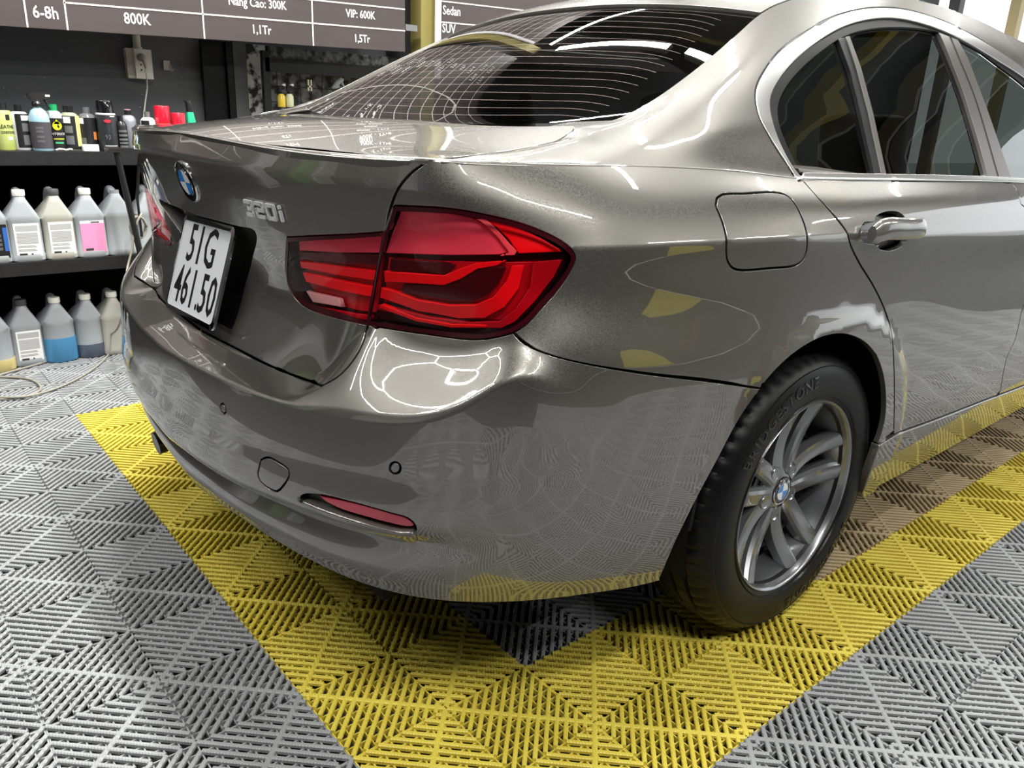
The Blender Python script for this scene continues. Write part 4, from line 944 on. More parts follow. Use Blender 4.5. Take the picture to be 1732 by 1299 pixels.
for i, r_ in enumerate(rows[1:-1]):
    for j, c in enumerate([(cols[1]+cols[2])/2, (cols[2]+cols[3])/2, (cols[3]+x_end)/2, (cols[0]+cols[1])/2]):
        if i == 0 and j == 1: continue
        wtext(tt, vals[(i*3+j*5) % 13] if j < 3 else '%d-%dh' % (2+i % 4, 4+i % 5), c, r_+.05, .050 if j < 3 else .045)
tt.build('board_lettering', WHITE, PB)
# second board with the list of cars
x2 = cx_(746, 40) + .01
b2 = MB(); slanted_box(b2, x2, x2+2.6, -.02, 1.5, BY+.02, BY+.05); PB2 = b2.build('price_board', BRD); tag(PB2, 'brown price board reading Sedan and SUV, behind the rear window', 'sign')
ln = MB()
for r_ in rows: slanted_box(ln, x2, x2+2.6, r_-.043, r_-.037, BY+.018, BY+.02)
ln.build('table_lines', LINE, PB2); t2 = MB()
btext(t2, 'Sedan', 764, 19, .062, BY+.02); btext(t2, 'SUV', 759, 49, .062, BY+.02)
wl = ['Phủ CERAMIC Thân vỏ', 'Phủ CERAMIC kính lái', 'Phủ CERAMIC mâm xe', 'Hiệu chỉnh bề mặt sơn', 'Đánh bóng 3 bước', 'Vệ sinh chi tiết nội thất', 'Tẩy ố kính', 'Vệ sinh khoang máy']
for i, r_ in enumerate(rows[1:-1]): wtext(t2, wl[i % 8], x2+.9, r_+.01, .058, y=BY+.02, al='LEFT')
t2.build('board_lettering', WHITE, PB2)
def wallbox(name, x0, x1, py, y, z0, z1, mt, label, cat, d=.03):
    a = at(x0, py, y=y)[0]; b = at(x1, py, y=y)[0]; o = MB().box((a, y, z0), (b, y+d, z1)).build(name, mt); tag(o, label, cat); return o
wallbox('wall_post', 712, 735, 60, BY+.06, -.018, 3.29, mat('olive_paint', (.27, .23, .07), .6), 'olive yellow upright between the two price boards', 'post', .1)
wallbox('edge_strip', 739, 746, 60, BY+.01, 1.25, 2.85, mat('edge_white', (.66, .66, .68), .5), 'thin white strip along the left edge of the Sedan board', 'strip', .02)
wallbox('wall_bracket', 686, 706, 30, BY+.02, 1.47, 1.50, mat('bracket_grey', (.2, .2, .21), .5, .5), 'small grey bracket between the price boards', 'bracket', .03)
wallbox('wall_panel', 346, 383, 150, 3.08, -.018, 1.36, mat('gloss_black_panel', (.004, .004, .005), .3), 'glossy black panel right of the green bottle', 'panel')
wallbox('wall_panel', 387, 397, 150, 3.06, -.018, 1.36, mat('gloss_black_panel', (.004, .004, .005), .3), 'narrow black upright beside the glossy black panel', 'panel', .05)
wallbox('wall_panel', 398, 420, 150, 3.07, -.018, 1.36, mat('grey_strip', (.07, .072, .078), .5), 'charcoal strip left of the peeling black and white paint', 'panel')
PEEL = mat('peeling_paint', (.42, .42, .42), .8, noise=(17, .05, (.012, .012, .012)))
wallbox('wall_panel', 418, 452, 150, 3.085, -.018, 1.36, PEEL, 'strip of peeling black and white paint beside the wire rack', 'panel')
wallbox('wall_panel', 456, 700, 150, 3.09, -.018, 1.36, mat('peeling_paint_dark', (.20, .20, .20), .8, noise=(22, .09, (.02, .02, .02))), 'dark peeling painted board behind the wire rack', 'panel')
# wire rack
xr0 = at(449, 150, y=3.0)[0]; xr1 = xr0 + .95
WR = empty('wire_rack', ((xr0+xr1)/2, 3.0, .3)); tag(WR, 'black wire grid rack on the wall behind the boot lid', 'rack')
def loc_mb(B, name, mt, par, **k):
    o = B.build(name, mt, None, **k); o.parent = par; o.matrix_parent_inverse = Matrix.Translation(-Vector(par.location)); return o
BM = mat('rack_black', (.006, .006, .007), .4)
B = MB(); B.box((xr0-.012, 2.985, -.018), (xr0+.022, 3.015, 1.33)); B.box((xr0, 2.985, 1.235), (xr1, 3.015, 1.30)); B.box((xr1-.03, 2.985, -.018), (xr1, 3.015, 1.3)); loc_mb(B, 'rack_frame', BM, WR)
for k in range(1, 15):
    x = xr0 + .062*k
    if x < xr1-.03: loc_mb(MB().tube([(x, 3.0, .3), (x, 3.0, 1.24)], .0022, 6), 'wire', BM, WR)
for k in range(9): 
    z = 1.17 - .075*k; loc_mb(MB().tube([(xr0, 3.003, z), (xr1, 3.003, z)], .0026, 6), 'wire', BM, WR)

# outlet, plug, cable, conduit
ox = at(232, 105, y=3.07); O = empty('wall_outlet', (ox[0], 3.11, ox[2])); tag(O, 'cream wall outlet on the charcoal wall above the bottles', 'outlet')
CRM = mat('cream_plastic', (.72, .68, .56), .4)
c1 = at(209, 80, y=3.09); c2 = at(256, 133, y=3.06)
B = MB(); B.bbox((c1[0]+.01, -3.118, 0), (c1[0]+.10, -3.07, .135), .004); 
bz = c2[2]-.003
B = MB(); B.box((c1[0]+.006, 3.085, bz), (c1[0]+.095, 3.12, bz+.128)); loc_mb(B, 'back_box', CRM, O)
B = MB(); B.box((c1[0]+.034, 3.058, bz), (c1[0]+.108, 3.085, bz+.126)); loc_mb(B, 'face_plate', mat('cream_plastic_light', (.82, .80, .72), .35), O)
for dz in (.034, .056): loc_mb(MB().box((c1[0]+.055, 3.0565, bz+dz), (c1[0]+.061, 3.0582, bz+dz+.007)), 'socket_hole', BLACK, O)
ptop = (c1[0]+.063, 3.0, bz+.09)
CABLE = mat('cable_cream', (.62, .60, .52), .5)
pl_ = MB(); pl_.lathe([(.0165, 0), (.0175, .008), (.0165, .022), (.011, .028)], 16, M=Matrix.Translation((ptop[0]-.004, 3.058, ptop[2])) @ Matrix.Rotation(PI/2, 4, 'X')); pl_.tube([(ptop[0]-.002, 3.036, ptop[2]), (ptop[0]+.002, 3.03, ptop[2]-.02), (ptop[0]+.006, 3.03, ptop[2]-.045)], [.010, .008, .004], 10)
PLG = pl_.build('power_plug', mat('plug_grey', (.36, .35, .33), .45), None, True, auto=50); tag(PLG, 'grey plug in the cream outlet with its cable hanging down', 'plug')
pts = [(ptop[0]+.006, 3.03, ptop[2]-.045)] + [tuple(at(x, y, y=3.02)) for x, y in ((247, 125), (249, 145), (246, 170), (243, 195), (242, 222))] + [(at(241, 240, y=3.0)[0], 3.0, .874)]
B = MB(); B.tube([tuple(p_) for p_ in crspline(pts, .02)], .0034, 8); B.build('cable', CABLE, PLG, True)
cd1 = at(232, 58, y=3.08); B = MB(); B.tube([(cd1[0], 3.1, bz+.128), (cd1[0], 3.1, bz+.4)], .017, 14); B.tube([(cd1[0], 3.1, bz+.126), (cd1[0], 3.1, bz+.136)], .022, 14)
CN = B.build('conduit_pipe', CRM, None, True, auto=40); tag(CN, 'short cream conduit running down to the wall outlet', 'pipe')
c = at(283, 111, y=3.115); B = MB(); B.box((c[0]-.017, 3.112, c[2]-.02), (c[0]+.014, 3.12, c[2]+.022)); B.add([(c[0]+.012, 3.111, c[2]+.02), (c[0]+.018, 3.09, c[2]-.024), (c[0]+.010, 3.10, c[2]-.026), (c[0]+.005, 3.111, c[2]-.018)], [(0, 1, 2, 3)])
tag(B.build('paper_label', mat('paper_grey', (.55, .55, .55), .8)), 'small peeling paper label on the wall right of the outlet', 'label')

# storage shelf
SHM = mat('shelf_black_wood', (.014, .014, .016), .5, noise=(30, .3, (.006, .006, .007)))
SH = empty('storage_shelf', (-.6, 2.85, 0)); tag(SH, 'black wall shelf holding bottles above and white jugs below', 'shelf')
xs1 = .42
loc_mb(MB().box((-2.2, 2.64, .815), (xs1, 3.10, .868)), 'shelf_board', SHM, SH)
loc_mb(MB().box((-2.2, 2.60, .395), (xs1, 3.10, .447)), 'shelf_board', SHM, SH)
loc_mb(MB().box((-2.2, 3.08, 0), (xs1, 3.112, .82)), 'back_panel', DARK, SH)
loc_mb(MB().box((xs1-.03, 2.64, 0), (xs1, 3.08, .86)), 'side_post', SHM, SH); loc_mb(MB().box((-2.2, 2.64, 0), (-2.17, 3.08, .86)), 'side_post', SHM, SH)
ZT, ZM = .8682, .4472

# jugs
def plastic(name, col, col2=None):
    M = mat(name, col, .38, noise=(5, .3, col2 or tuple(c*.88 for c in col))); b = M.node_tree.nodes['Principled BSDF']
    b.inputs['Subsurface Weight'].default_value = .15; b.inputs['Subsurface Radius'].default_value = (.03, .03, .03); return M
JUG = plastic('jug_milky_plastic', (.33, .355, .37)); JUGY = plastic('jug_yellowed_plastic', (.40, .395, .345))
CAPW = mat('cap_white', (.80, .78, .70), .4); CAPG = mat('cap_dark_grey', (.07, .07, .075), .5)
def rrect(wx, wy, r, cx=0, cy=0, n=4):
    return [(cx+x, cy+y) for x, y in rr_poly(wx, wy, min(r, wx*.49, wy*.49), n)]
def loft(B, rings):
    n = len(rings[0][0]); vs = [(x, y, z) for P_, z in rings for x, y in P_]
    B.add(vs, [(k*n+i, k*n+(i+1) % n, (k+1)*n+(i+1) % n, (k+1)*n+i) for k in range(len(rings)-1) for i in range(n)] + [tuple(range(n-1, -1, -1)), tuple(range((len(rings)-1)*n, len(rings)*n))])
def make_jug(x, y, z, w_=.120, h=.275, mt=None, cap=None, label=None, kind='square', liquid=None, rz=0, cat='jug', labkind=None, group=None):
    J = empty('plastic_jug', (x, y, z), rz); tag(J, label, cat, group); d = .19; mt = mt or JUG
    B = MB(); sh = h*.60; fy = -d/2
    r_ = .022 if kind == 'square' else .05
    R_ = [(rrect(w_*.94, d*.96, r_), 0), (rrect(w_, d, r_), .006), (rrect(w_, d, r_), h*.10), (rrect(w_*.975, d*.98, r_), h*.115), (rrect(w_*.975, d*.98, r_), sh-.008), (rrect(w_, d, r_), sh), ]
    for f, sx_ in ((.2, .86), (.45, .68), (.7, .50), (.9, .36)):
        zz = sh + (h*.90-sh)*f; R_.append((rrect(w_*sx_, d*(1-.70*f), .016, 0, -d*.26*f), zz))
    R_.append((rrect(.036, .036, .0175, 0, -d*.28), h*.92)); loft(B, R_)
    J2 = B.build('jug_body', mt, J, True, auto=35)
    B = MB(); hp_ = [(0, -d*.18, h*.90), (0, -d*.02, h*.955), (0, d*.14, h*.955), (0, d*.27, h*.86), (0, d*.36, h*.72), (0, d*.40, h*.60)]
    cp_ = crspline(hp_, .01); n_ = len(cp_)
    B.tube([tuple(p_) for p_ in cp_], [.015+.004*abs(i/n_-.5) for i in range(n_)], 10); B.build('handle', mt, J, True)
    if cap: 
        B = MB(); B.lathe([(.0215, 0), (.0225, .003), (.0225, .020), (.0205, .0235), (0, .0235)], 24, c=(0, -d*.28, h*.92), cap=False); B.build('cap', cap, J, True, auto=40)
    else:
        B = MB(); B.lathe([(.0175, 0), (.0175, .014), (.0145, .014), (.0145, .002)], 20, c=(0, -d*.28, h*.92), cap=False); B.build('neck', mt, J, True, auto=40)
    if liquid:
        B = MB(); loft(B, [(rrect(w_*.95, d*.97, r_), .0005), (rrect(w_+.0012, d+.0012, r_), .0065), (rrect(w_+.0012, d+.0012, r_), liquid[0])]); B.build('liquid_level', liquid[1], J, True, auto=35)
    if labkind:
        lw, lh = w_*.74, sh*.78; lz = sh*.52; yy = fy*.98-.0012
        B = MB(); B.box((-lw/2+.004, yy, lz-lh/2), (lw/2+.004, yy+.001, lz+lh/2))
        if labkind == 'text':
            Lb = B.build('label', mat('label_white', (.80, .80, .78), .6), J)
            B = MB(); B.box((-lw*.43+.004, yy-.0006, lz+lh*.27), (lw*.43+.004, yy, lz+lh*.44)); B.build('label_panel', mat('label_outline', (.42, .42, .42), .6), J); B = MB()
            for k in range(15):
                if k in (9, 12): continue
                zz = lz+lh*.20-k*lh*.038; B.box((-lw*.42+.004, yy-.0008, zz), (lw*(.40 if k < 9 else .2+.05*(k % 3))+.004, yy, zz+lh*.020))
            B.build('label_text', mat('print_grey', (.36, .36, .37), .6), J)
            B = MB(); B.box((-lw*.40+.004, yy-.0008, lz-lh*.46), (-lw*.10+.004, yy, lz-lh*.40)); B.lathe([(.0035, 0), (0, 0)], 10, M=Matrix.Translation((.012, yy-.0008, lz-lh*.43)) @ Matrix.Rotation(PI/2, 4, 'X'), cap=False); B.build('label_marks', mat('print_black', (.03, .03, .03), .6), J)
        elif labkind == 'pink':
            B.build('label', mat('label_white', (.80, .80, .78), .6), J); B = MB(); B.box((-lw*.5+.004, yy-.0006, lz-lh*.5), (lw*.5+.004, yy, lz+lh*.42)); B.build('label_pink_area', mat('label_pink', (.86, .27, .48), .6), J)
            B = MB(); B.box((-lw*.38+.004, yy-.001, lz-lh*.44), (-lw*.05+.004, yy, lz-lh*.37)); B.box((lw*.0, yy-.001, lz+lh*.44), (lw*.36, yy, lz+lh*.47)); B.build('label_marks', mat('print_black', (.03, .03, .03), .6), J)
        elif labkind == 'black':
            B.build('label', mat('label_black', (.012, .012, .014), .4), J); B = MB(); B.box((-lw*.3, yy-.0008, lz+lh*.26), (lw*.22, yy, lz+lh*.42)); B.build('label_white_patch', WHITE, J)
            B = MB()
            for k in range(4): B.box((-lw*.4, yy-.0008, lz+lh*(.12-.13*k)), (lw*.30, yy, lz+lh*(.20-.13*k)))
            B.build('label_text', mat('print_dark_grey', (.10, .10, .10), .6), J)
            B = MB(); B.box((lw*.38, yy-.0008, lz-lh*.3), (lw*.54, yy, lz+lh*.4)); B.build('label_blue_edge', mat('label_blue', (.03, .12, .42), .5), J)
    return J
JY = 2.605 + .10
def jx(px, py=430, y=2.62): return at(px, py, y=y)[0]
make_jug(jx(-8), JY+.005, ZM, label='jug with a black label at the left end of the middle shelf', cap=CAPW, labkind='black', rz=.02)
make_jug(jx(50), JY, ZM, label='jug with white cap and grey text label beside the black labelled jug', cap=CAPW, labkind='text', rz=-.03)
make_jug(jx(106), JY+.004, ZM, mt=JUGY, label='jug with dark grey cap and text label on the middle shelf', cap=CAPG, labkind='text', rz=.02)
make_jug(jx(158, 420), JY, ZM, label='jug with a bright pink label on the middle shelf', cap=CAPW, labkind='pink')
make_jug(jx(207, 415), JY+.004, ZM, label='blank open jug without cap or label on the middle shelf', rz=.03)
make_jug(jx(262, 410), JY+.02, ZM, label='jug partly hidden behind the boot lid on the middle shelf', cap=None)
make_jug(jx(322, 410), JY+.02, ZM, label='jug fully behind the boot lid at the shelf end', cap=CAPW, liquid=(.10, mat('liquid_green', (.12, .30, .07), .3)))
def fx(px, py): p_ = at(px, py, z=0); return p_
LBL = mat('liquid_blue', (.07, .25, .45), .3); LDK = mat('liquid_dark', (.09, .11, .15), .3); LYE = mat('liquid_yellow', (.62, .52, .22), .35)
for px, py, kw in ((-6, 632, dict(liquid=(.05, LYE), label='jug with yellow liquid standing on the floor at the left edge', kind='round', cap=CAPW)), (45, 620, dict(cap=CAPG, labkind='text', label='floor jug with dark grey cap and white text label')), (101, 614, dict(liquid=(.105, LBL), cap=CAPW, w_=.130, kind='round', label='floor jug half full of blue liquid')), (152, 606, dict(liquid=(.06, LDK), cap=CAPW, kind='round', w_=.118, label='floor jug with a little dark liquid')), (196, 600, dict(cap=CAPW, mt=JUGY, label='plain floor jug with pale cap nearest the bumper'))):
    p_ = fx(px, py); make_jug(p_[0]+.02, p_[1]+.095, 0, **kw)

# bottles on the top shelf
def bx(px): return at(px, 250, y=2.68)[0]
PXM = 2.95 / F                                                     # metres per pixel at the shelf
def bottle(name, label, px0, px1, ytop, ybase, parts, cat='bottle', y=2.70, rz=0, group=None):
    """parts: list of (part name, material, profile [(radius fraction, height fraction)], segments)"""
    x = bx((px0+px1)/2); R_ = (px1-px0)/2*PXM; H = (ybase-ytop)*PXM
    T = empty(name, (x, y+R_, ZT), rz); tag(T, label, cat, group)
    for nm, mt, prof in parts:
        B = MB(); B.lathe([(max(r_*R_, 0), z_*H) for r_, z_ in prof], 24, cap=False); B.build(nm, mt, T, True, auto=38)
    return T, R_, H
def band(T, R_, H, nm, mt, z0, z1, a0=-180, a1=180, rr=1.012):
    B = MB(); n_ = max(6, int(48*(a1-a0)/360)); vs = []; rr = rr + .012
    for i in range(n_+1):
        a = math.radians(-90 + a0 + (a1-a0)*i/n_)
        for z_ in (z0, z1): vs.append((R_*rr*math.cos(a), R_*rr*math.sin(a), z_*H))
    B.add(vs, [(2*i, 2*i+2, 2*i+3, 2*i+1) for i in range(n_)]); return B.build(nm, mt, T, True)
def btxt(T, R_, H, txt, size, z_, mt, a=0, rr=1.05, sx=.8):
    v, f = text_mesh(txt, size, .0003, sx, 'CENTER', .0003); out = []
    for p_ in v:
        an = math.radians(-90+a) + p_[0]/R_; out.append((R_*rr*math.cos(an), R_*rr*math.sin(an), z_*H+p_[1]))
    mesh_obj('label_print', out, f, mt, T)
BLK = mat('bottle_black', (.012, .012, .013), .3); CLR = mat('bottle_clear_grey', (.34, .36, .37), .12, spec=.8); LAB = mat('label_black', (.012, .012, .014), .4)
GREY = mat('label_grey_block', (.12, .12, .125), .5); WHB = mat('bottle_white', (.72, .72, .72), .35); SIL = mat('bottle_silver', (.36, .37, .42), .35, .4)
REDC = mat('cap_red', (.62, .010, .030), .28, coat=.5)
std = [(0, 0), (.93, 0), (1, .02), (1, .70), (.96, .78), (.70, .84), (.42, .86)]
T, R_, H = bottle('leather_care_bottle', 'lime green leather care bottle at the left end of the top shelf', 2, 30, 171, 249, [('bottle_body', mat('bottle_lime', (.42, .52, .08), .4, noise=(20, .3, (.55, .60, .25))), [(0, 0), (.95, 0), (1, .02), (1, .80), (.9, .84), (.5, .85)]), ('cap', BLK, [(.62, .84), (.62, 1), (0, 1)])])
btxt(T, R_, H, 'LEATHER', .019, .50, LAB, 18); btxt(T, R_, H, 'CONDITIONER', .013, .38, LAB, 18, sx=.6); band(T, R_, H, 'label_mark', WHITE, .22, .29, 10, 40); band(T, R_, H, 'emblem_mark', LAB, .64, .76, 10, 38)
T, R_, H = bottle('care_bottle', 'slim bottle with white edge and black label left of the blue sprayer', 29, 60, 172, 248, [('bottle_body', WHB, std[:-1]+[(.5, .85)]), ('cap', BLK, [(.38, .85), (.38, 1), (0, 1)])])
band(T, R_, H, 'label', LAB, .06, .80, -35, 95); band(T, R_, H, 'label_white_patch', WHITE, .66, .77, 0, 60, 1.025); band(T, R_, H, 'label_block', GREY, .42, .60, 0, 60, 1.025); band(T, R_, H, 'label_block', GREY, .12, .34, 0, 60, 1.025)
T, R_, H = bottle('spray_bottle', 'clear blue spray bottle with black trigger head', 58, 91, 174, 248, [('bottle_body', mat('bottle_pale_blue', (.30, .48, .56), .12, spec=.8), [(0, 0), (.95, 0), (1, .02), (1, .68), (.93, .80), (.72, .91), (.38, .97), (.38, 1.0)]), ], y=2.66)
band(T, R_, H, 'label', mat('label_charcoal', (.055, .052, .060), .5), .06, .66); 
for z_ in (.20, .30, .42, .50): band(T, R_, H, 'label_text', mat('print_dark_grey', (.10, .10, .10), .6), z_, z_+.05, -35, 5, 1.02)
B = MB(); B.lathe([(.018, 0), (.0185, .012), (.014, .02), (.012, .042)], 18, c=(0, 0, H)); B.prism([(-.026, .045), (-.030, .052), (-.026, .062), (-.010, .068), (.020, .066), (.044, .060), (.050, .056), (.050, .044), (.034, .043), (.020, .036), (.012, .030), (-.012, .030), (-.020, .036)], -.013, .013, 'y', Matrix.Translation((0, 0, H-.012)))
B.build('spray_head', BLK, T); B = MB(); B.tube([(.026, 0, H+.028), (.034, 0, H+.016), (.036, 0, H+.002), (.044, 0, H-.008)], [.005, .004, .004, .003], 8); B.build('trigger', BLK, T, True)
B = MB(); B.box((.030, -.0135, H+.038), (.046, -.0131, H+.046)); B.build('nozzle_print', WHITE, T)
T, R_, H = bottle('interior_cleaner_bottle', 'clear bottle with green cap and yellow drop emblem on black label', 87, 118, 169, 248, [('bottle_body', CLR, [(0, 0), (.95, 0), (1, .02), (1, .70), (.92, .78), (.70, .84), (.42, .87)]), ('cap', mat('cap_green', (.01, .30, .10), .35), [(.50, .86), (.50, 1), (0, 1)])])
band(T, R_, H, 'label', LAB, .04, .70); btxt(T, R_, H, 'INTERIOR', .0135, .36, WHITE, 6, 1.03, .95); band(T, R_, H, 'label_line', mat('print_lime', (.45, .45, .03), .5), .24, .27, -25, 40, 1.02); band(T, R_, H, 'label_line', mat('print_green', (.05, .42, .16), .5), .15, .19, -18, 32, 1.02)
B = MB(); Mx = Matrix.Translation((.002, -R_*1.04, H*.54)) @ Matrix.Rotation(PI/2, 4, 'X'); B.lathe([(.0165, 0), (.0165, .0008), (0, .0008)], 24, M=Mx, cap=False); B.prism([(-.012, .006), (0, .024), (.012, .006)], 0, .0008, 'z', Mx); B.build('drop_emblem', mat('print_yellow', (.75, .75, .02), .4), T)
B = MB(); B.prism([(-.001, -.003), (.003, .008), (.009, -.004), (.004, -.009)], .0005, .0013, 'z', Mx); B.build('drop_shadow', LAB, T)
T, R_, H = bottle('care_bottle', 'bottle with black cap, grey text blocks and a yellow side strip', 113, 145, 172, 249, [('bottle_body', mat('bottle_olive_clear', (.30, .31, .22), .2), std), ('cap', BLK, [(.44, .85), (.50, .86), (.54, 1), (0, 1)])])
band(T, R_, H, 'label', LAB, .03, .78); band(T, R_, H, 'label_white_patch', WHITE, .62, .76, -50, -8, 1.02); band(T, R_, H, 'label_block', GREY, .40, .56, -48, 0, 1.02); band(T, R_, H, 'label_block', GREY, .14, .34, -45, 2, 1.02); band(T, R_, H, 'label_stripe', mat('label_pale_yellow', (.72, .70, .25), .5), .10, .78, 22, 62, 1.025)
T, R_, H = bottle('care_bottle', 'bottle with grey cap and orange lettering left of the tall aerosol', 143, 174, 173, 249, [('bottle_body', mat('bottle_smoke', (.12, .12, .12), .2), std), ('cap', mat('cap_mid_grey', (.11, .11, .12), .45), [(.40, .86), (.40, 1), (0, 1)])])
band(T, R_, H, 'label', LAB, .03, .76); band(T, R_, H, 'label_white_patch', WHITE, .62, .75, -62, -35, 1.02); band(T, R_, H, 'label_orange', mat('print_orange', (.60, .20, .04), .5), .26, .44, 18, 42, 1.02); band(T, R_, H, 'label_block', GREY, .12, .3, -62, -30, 1.02)
T, R_, H = bottle('aerosol_can', 'tall black aerosol can with glossy cap, white ring and red oval', 170, 203, 158, 247, [('can_body', mat('can_black', (.022, .024, .027), .3), [(0, 0), (.98, 0), (1, .02), (1, .70), (.98, .72)]), ('ring', WHITE, [(.99, .72), (1.0, .725), (1.0, .75), (.92, .755)]), ('cap', mat('cap_gloss_black', (.006, .006, .007), .12, coat=1), [(.88, .755), (.90, .76), (.84, .98), (.80, 1), (0, 1)])], y=2.66)
band(T, R_, H, 'label_line', WHITE, .685, .70, 10, 45, 1.01); B = MB(); B.lathe([(.0135, 0), (.0135, .0008), (0, .0008)], 20, sx=1.0, sy=.5, M=Matrix.Translation((-.004, -R_*1.03, H*.60)) @ Matrix.Rotation(PI/2, 4, 'X'), cap=False); B.build('red_oval', mat('print_red', (.42, .02, .04), .5), T)
for z_ in (.10, .06): band(T, R_, H, 'label_text', mat('print_pale', (.5, .5, .5), .5), z_, z_+.02, -35, 45, 1.01)
btxt(T, R_, H, '93', .026, .28, mat('print_mid_grey', (.22, .22, .22), .5), -12)
T, R_, H = bottle('small_bottle', 'slim dark bottle right of the tall aerosol can', 203, 224, 183, 246, [('bottle_body', BLK, [(0, 0), (.95, 0), (1, .02), (1, .72), (.8, .82), (.45, .86)]), ('cap', BLK, [(.5, .86), (.5, 1), (0, 1)])])
for z_ in (.1, .2, .3, .42, .54): band(T, R_, H, 'label_text', GREY, z_, z_+.06, -40, 50, 1.01)
T, R_, H = bottle('silver_bottle', 'silver grey bottle behind the hanging white cable', 219, 246, 173, 248, [('bottle_body', SIL, std), ('cap', BLK, [(.42, .86), (.42, .98), (0, .98)]), ('cap_ring', mat('cap_pinkish', (.6, .3, .3), .4), [(.43, .98), (.43, 1), (0, 1)])], y=2.74)
T, R_, H = bottle('white_bottle', 'white bottle with black side label and round emblem', 247, 274, 176, 248, [('bottle_body', WHB, std), ('cap', mat('cap_metal_grey', (.25, .25, .24), .3, .6), [(.38, .86), (.38, 1), (0, 1)])])
band(T, R_, H, 'label', LAB, .05, .78, -75, -5); B = MB(); B.lathe([(.0085, 0), (.0085, .0008), (.0068, .0009)], 18, M=Matrix.Rotation(.45, 4, 'Z') @ Matrix.Translation((.0, -R_*1.03, H*.62)) @ Matrix.Rotation(PI/2, 4, 'X'), cap=False); B.lathe([(.004, 0), (.004, .001), (0, .001)], 12, M=Matrix.Rotation(.45, 4, 'Z') @ Matrix.Translation((.0, -R_*1.03, H*.62)) @ Matrix.Rotation(PI/2, 4, 'X'), cap=False); B.build('round_emblem', LAB, T)
T, R_, H = bottle('spray_can', 'tall red capped can with green and red label', 272, 300, 164, 248, [('can_body', mat('can_green', (.02, .30, .04), .35), [(0, 0), (.98, 0), (1, .02), (1, .60), (.98, .62)]), ('cap', REDC, [(1.0, .62), (1.02, .63), (.99, .98), (.94, 1), (0, 1)])])
band(T, R_, H, 'label', mat('label_red_band', (.55, .06, .05), .4), .52, .62); band(T, R_, H, 'label', mat('label_rose', (.50, .25, .20), .5), .08, .52, -90, -2, 1.01); B = MB(); Mx = Matrix.Rotation(-.45, 4, 'Z') @ Matrix.Translation((0, -R_*1.04, H*.36)) @ Matrix.Rotation(PI/2, 4, 'X'); B.lathe([(.0155, 0), (.0155, .0008), (0, .0008)], 20, M=Mx, cap=False); B.build('red_disc', mat('print_red', (.42, .02, .04), .5), T)
B = MB(); B.text('SR7', .015, Mx @ Matrix.Translation((0, 0, .0012)), sx=.8); B.build('label_print', WHITE, T)
T, R_, H = bottle('spray_can', 'shorter red capped white can left of the green bottle', 299, 325, 176, 248, [('can_body', mat('can_white', (.74, .74, .74), .35), [(0, 0), (.98, 0), (1, .02), (1, .60)]), ('cap', REDC, [(1.01, .60), (1.02, .61), (1.0, .98), (.95, 1), (0, 1)])])
band(T, R_, H, 'label_mark', mat('print_red', (.42, .02, .04), .5), .42, .45, 15, 45, 1.01); band(T, R_, H, 'label_mark', LAB, .42, .46, -60, -40, 1.01)
GB = mat('bottle_green', (.02, .42, .22), .35); x = bx(336); T = empty('green_bottle', (x, 2.74, ZT)); tag(T, 'tapered green bottle with black top at the right end of the shelf', 'bottle')
B = MB(); loft(B, [(rrect(.060, .05, .01, .004), 0), (rrect(.056, .05, .01, .002), .03), (rrect(.030, .04, .008, -.006), .150), (rrect(.026, .036, .008, -.006), .165)]); B.build('bottle_body', GB, T, True, auto=30); B = MB(); loft(B, [(rrect(.024, .03, .006, -.006), .165), (rrect(.022, .03, .006, -.008), .20), (rrect(.024, .026, .006, -.014), .212)]); B.build('cap', BLK, T, True, auto=30)
sx_ = bx(151); B = MB(); B.bbox((sx_-.030, 2.645, ZT), (sx_+.030, 2.675, ZT+.027), .006); tag(B.build('sponge', mat('sponge_white', (.72, .70, .64), .9, bump=(300, .4, .001)), None, True, auto=40), 'small white block sponge at the front of the top shelf', 'sponge')
B = MB(); cpts = [(bx(92)+.012*i, 2.655+.006*math.sin(i*1.7), ZT+.004+.004*abs(math.sin(i*1.1))) for i in range(6)]; B.tube(cpts, .004, 8); tag(B.build('cord', CABLE, None, True), 'short white cord lying before the drop emblem bottle', 'cord')

# bottles hanging on the wire rack
def hang(px, mt, lab):
    c = at(px, 165, y=2.96); T = empty('hanging_sprayer', (c[0], 2.975, c[2]-.045)); tag(T, lab, 'bottle')
    B = MB(); B.lathe([(0, 0), (.019, 0), (.020, .004), (.020, .050), (.012, .062)], 16, cap=False); B.build('bottle_body', mt, T, True, auto=40)
    B = MB(); B.lathe([(.012, .060), (.012, .075)], 12); B.prism([(-.016, .075), (-.012, .098), (.004, .104), (.020, .098), (.020, .088), (.010, .080)], -.008, .008); B.build('spray_head', BLK, T)
    B = MB(); B.prism([(.002, .104), (.018, .112), (.024, .106), (.020, .098)], -.007, .007); B.build('nozzle', WHB, T)
hang(478, mat('liquid_amber', (.60, .45, .05), .25), 'amber spray bottle hanging on the wire rack'); hang(492, mat('liquid_pale', (.55, .55, .35), .25), 'pale spray bottle hanging right of the amber one')
c = at(524, 144, y=2.99); B = MB(); B.box((c[0]-.012, 2.985, c[2]-.028), (c[0]-.006, 2.998, c[2]+.026)); B.box((c[0]+.004, 2.985, c[2]-.028), (c[0]+.010, 2.998, c[2]+.026)); B.box((c[0]-.012, 2.985, c[2]-.01), (c[0]+.01, 2.998, c[2]-.002)); tag(B.build('rack_clip', mat('clip_cream', (.66, .66, .50), .5)), 'small cream clip on the wire rack', 'clip')
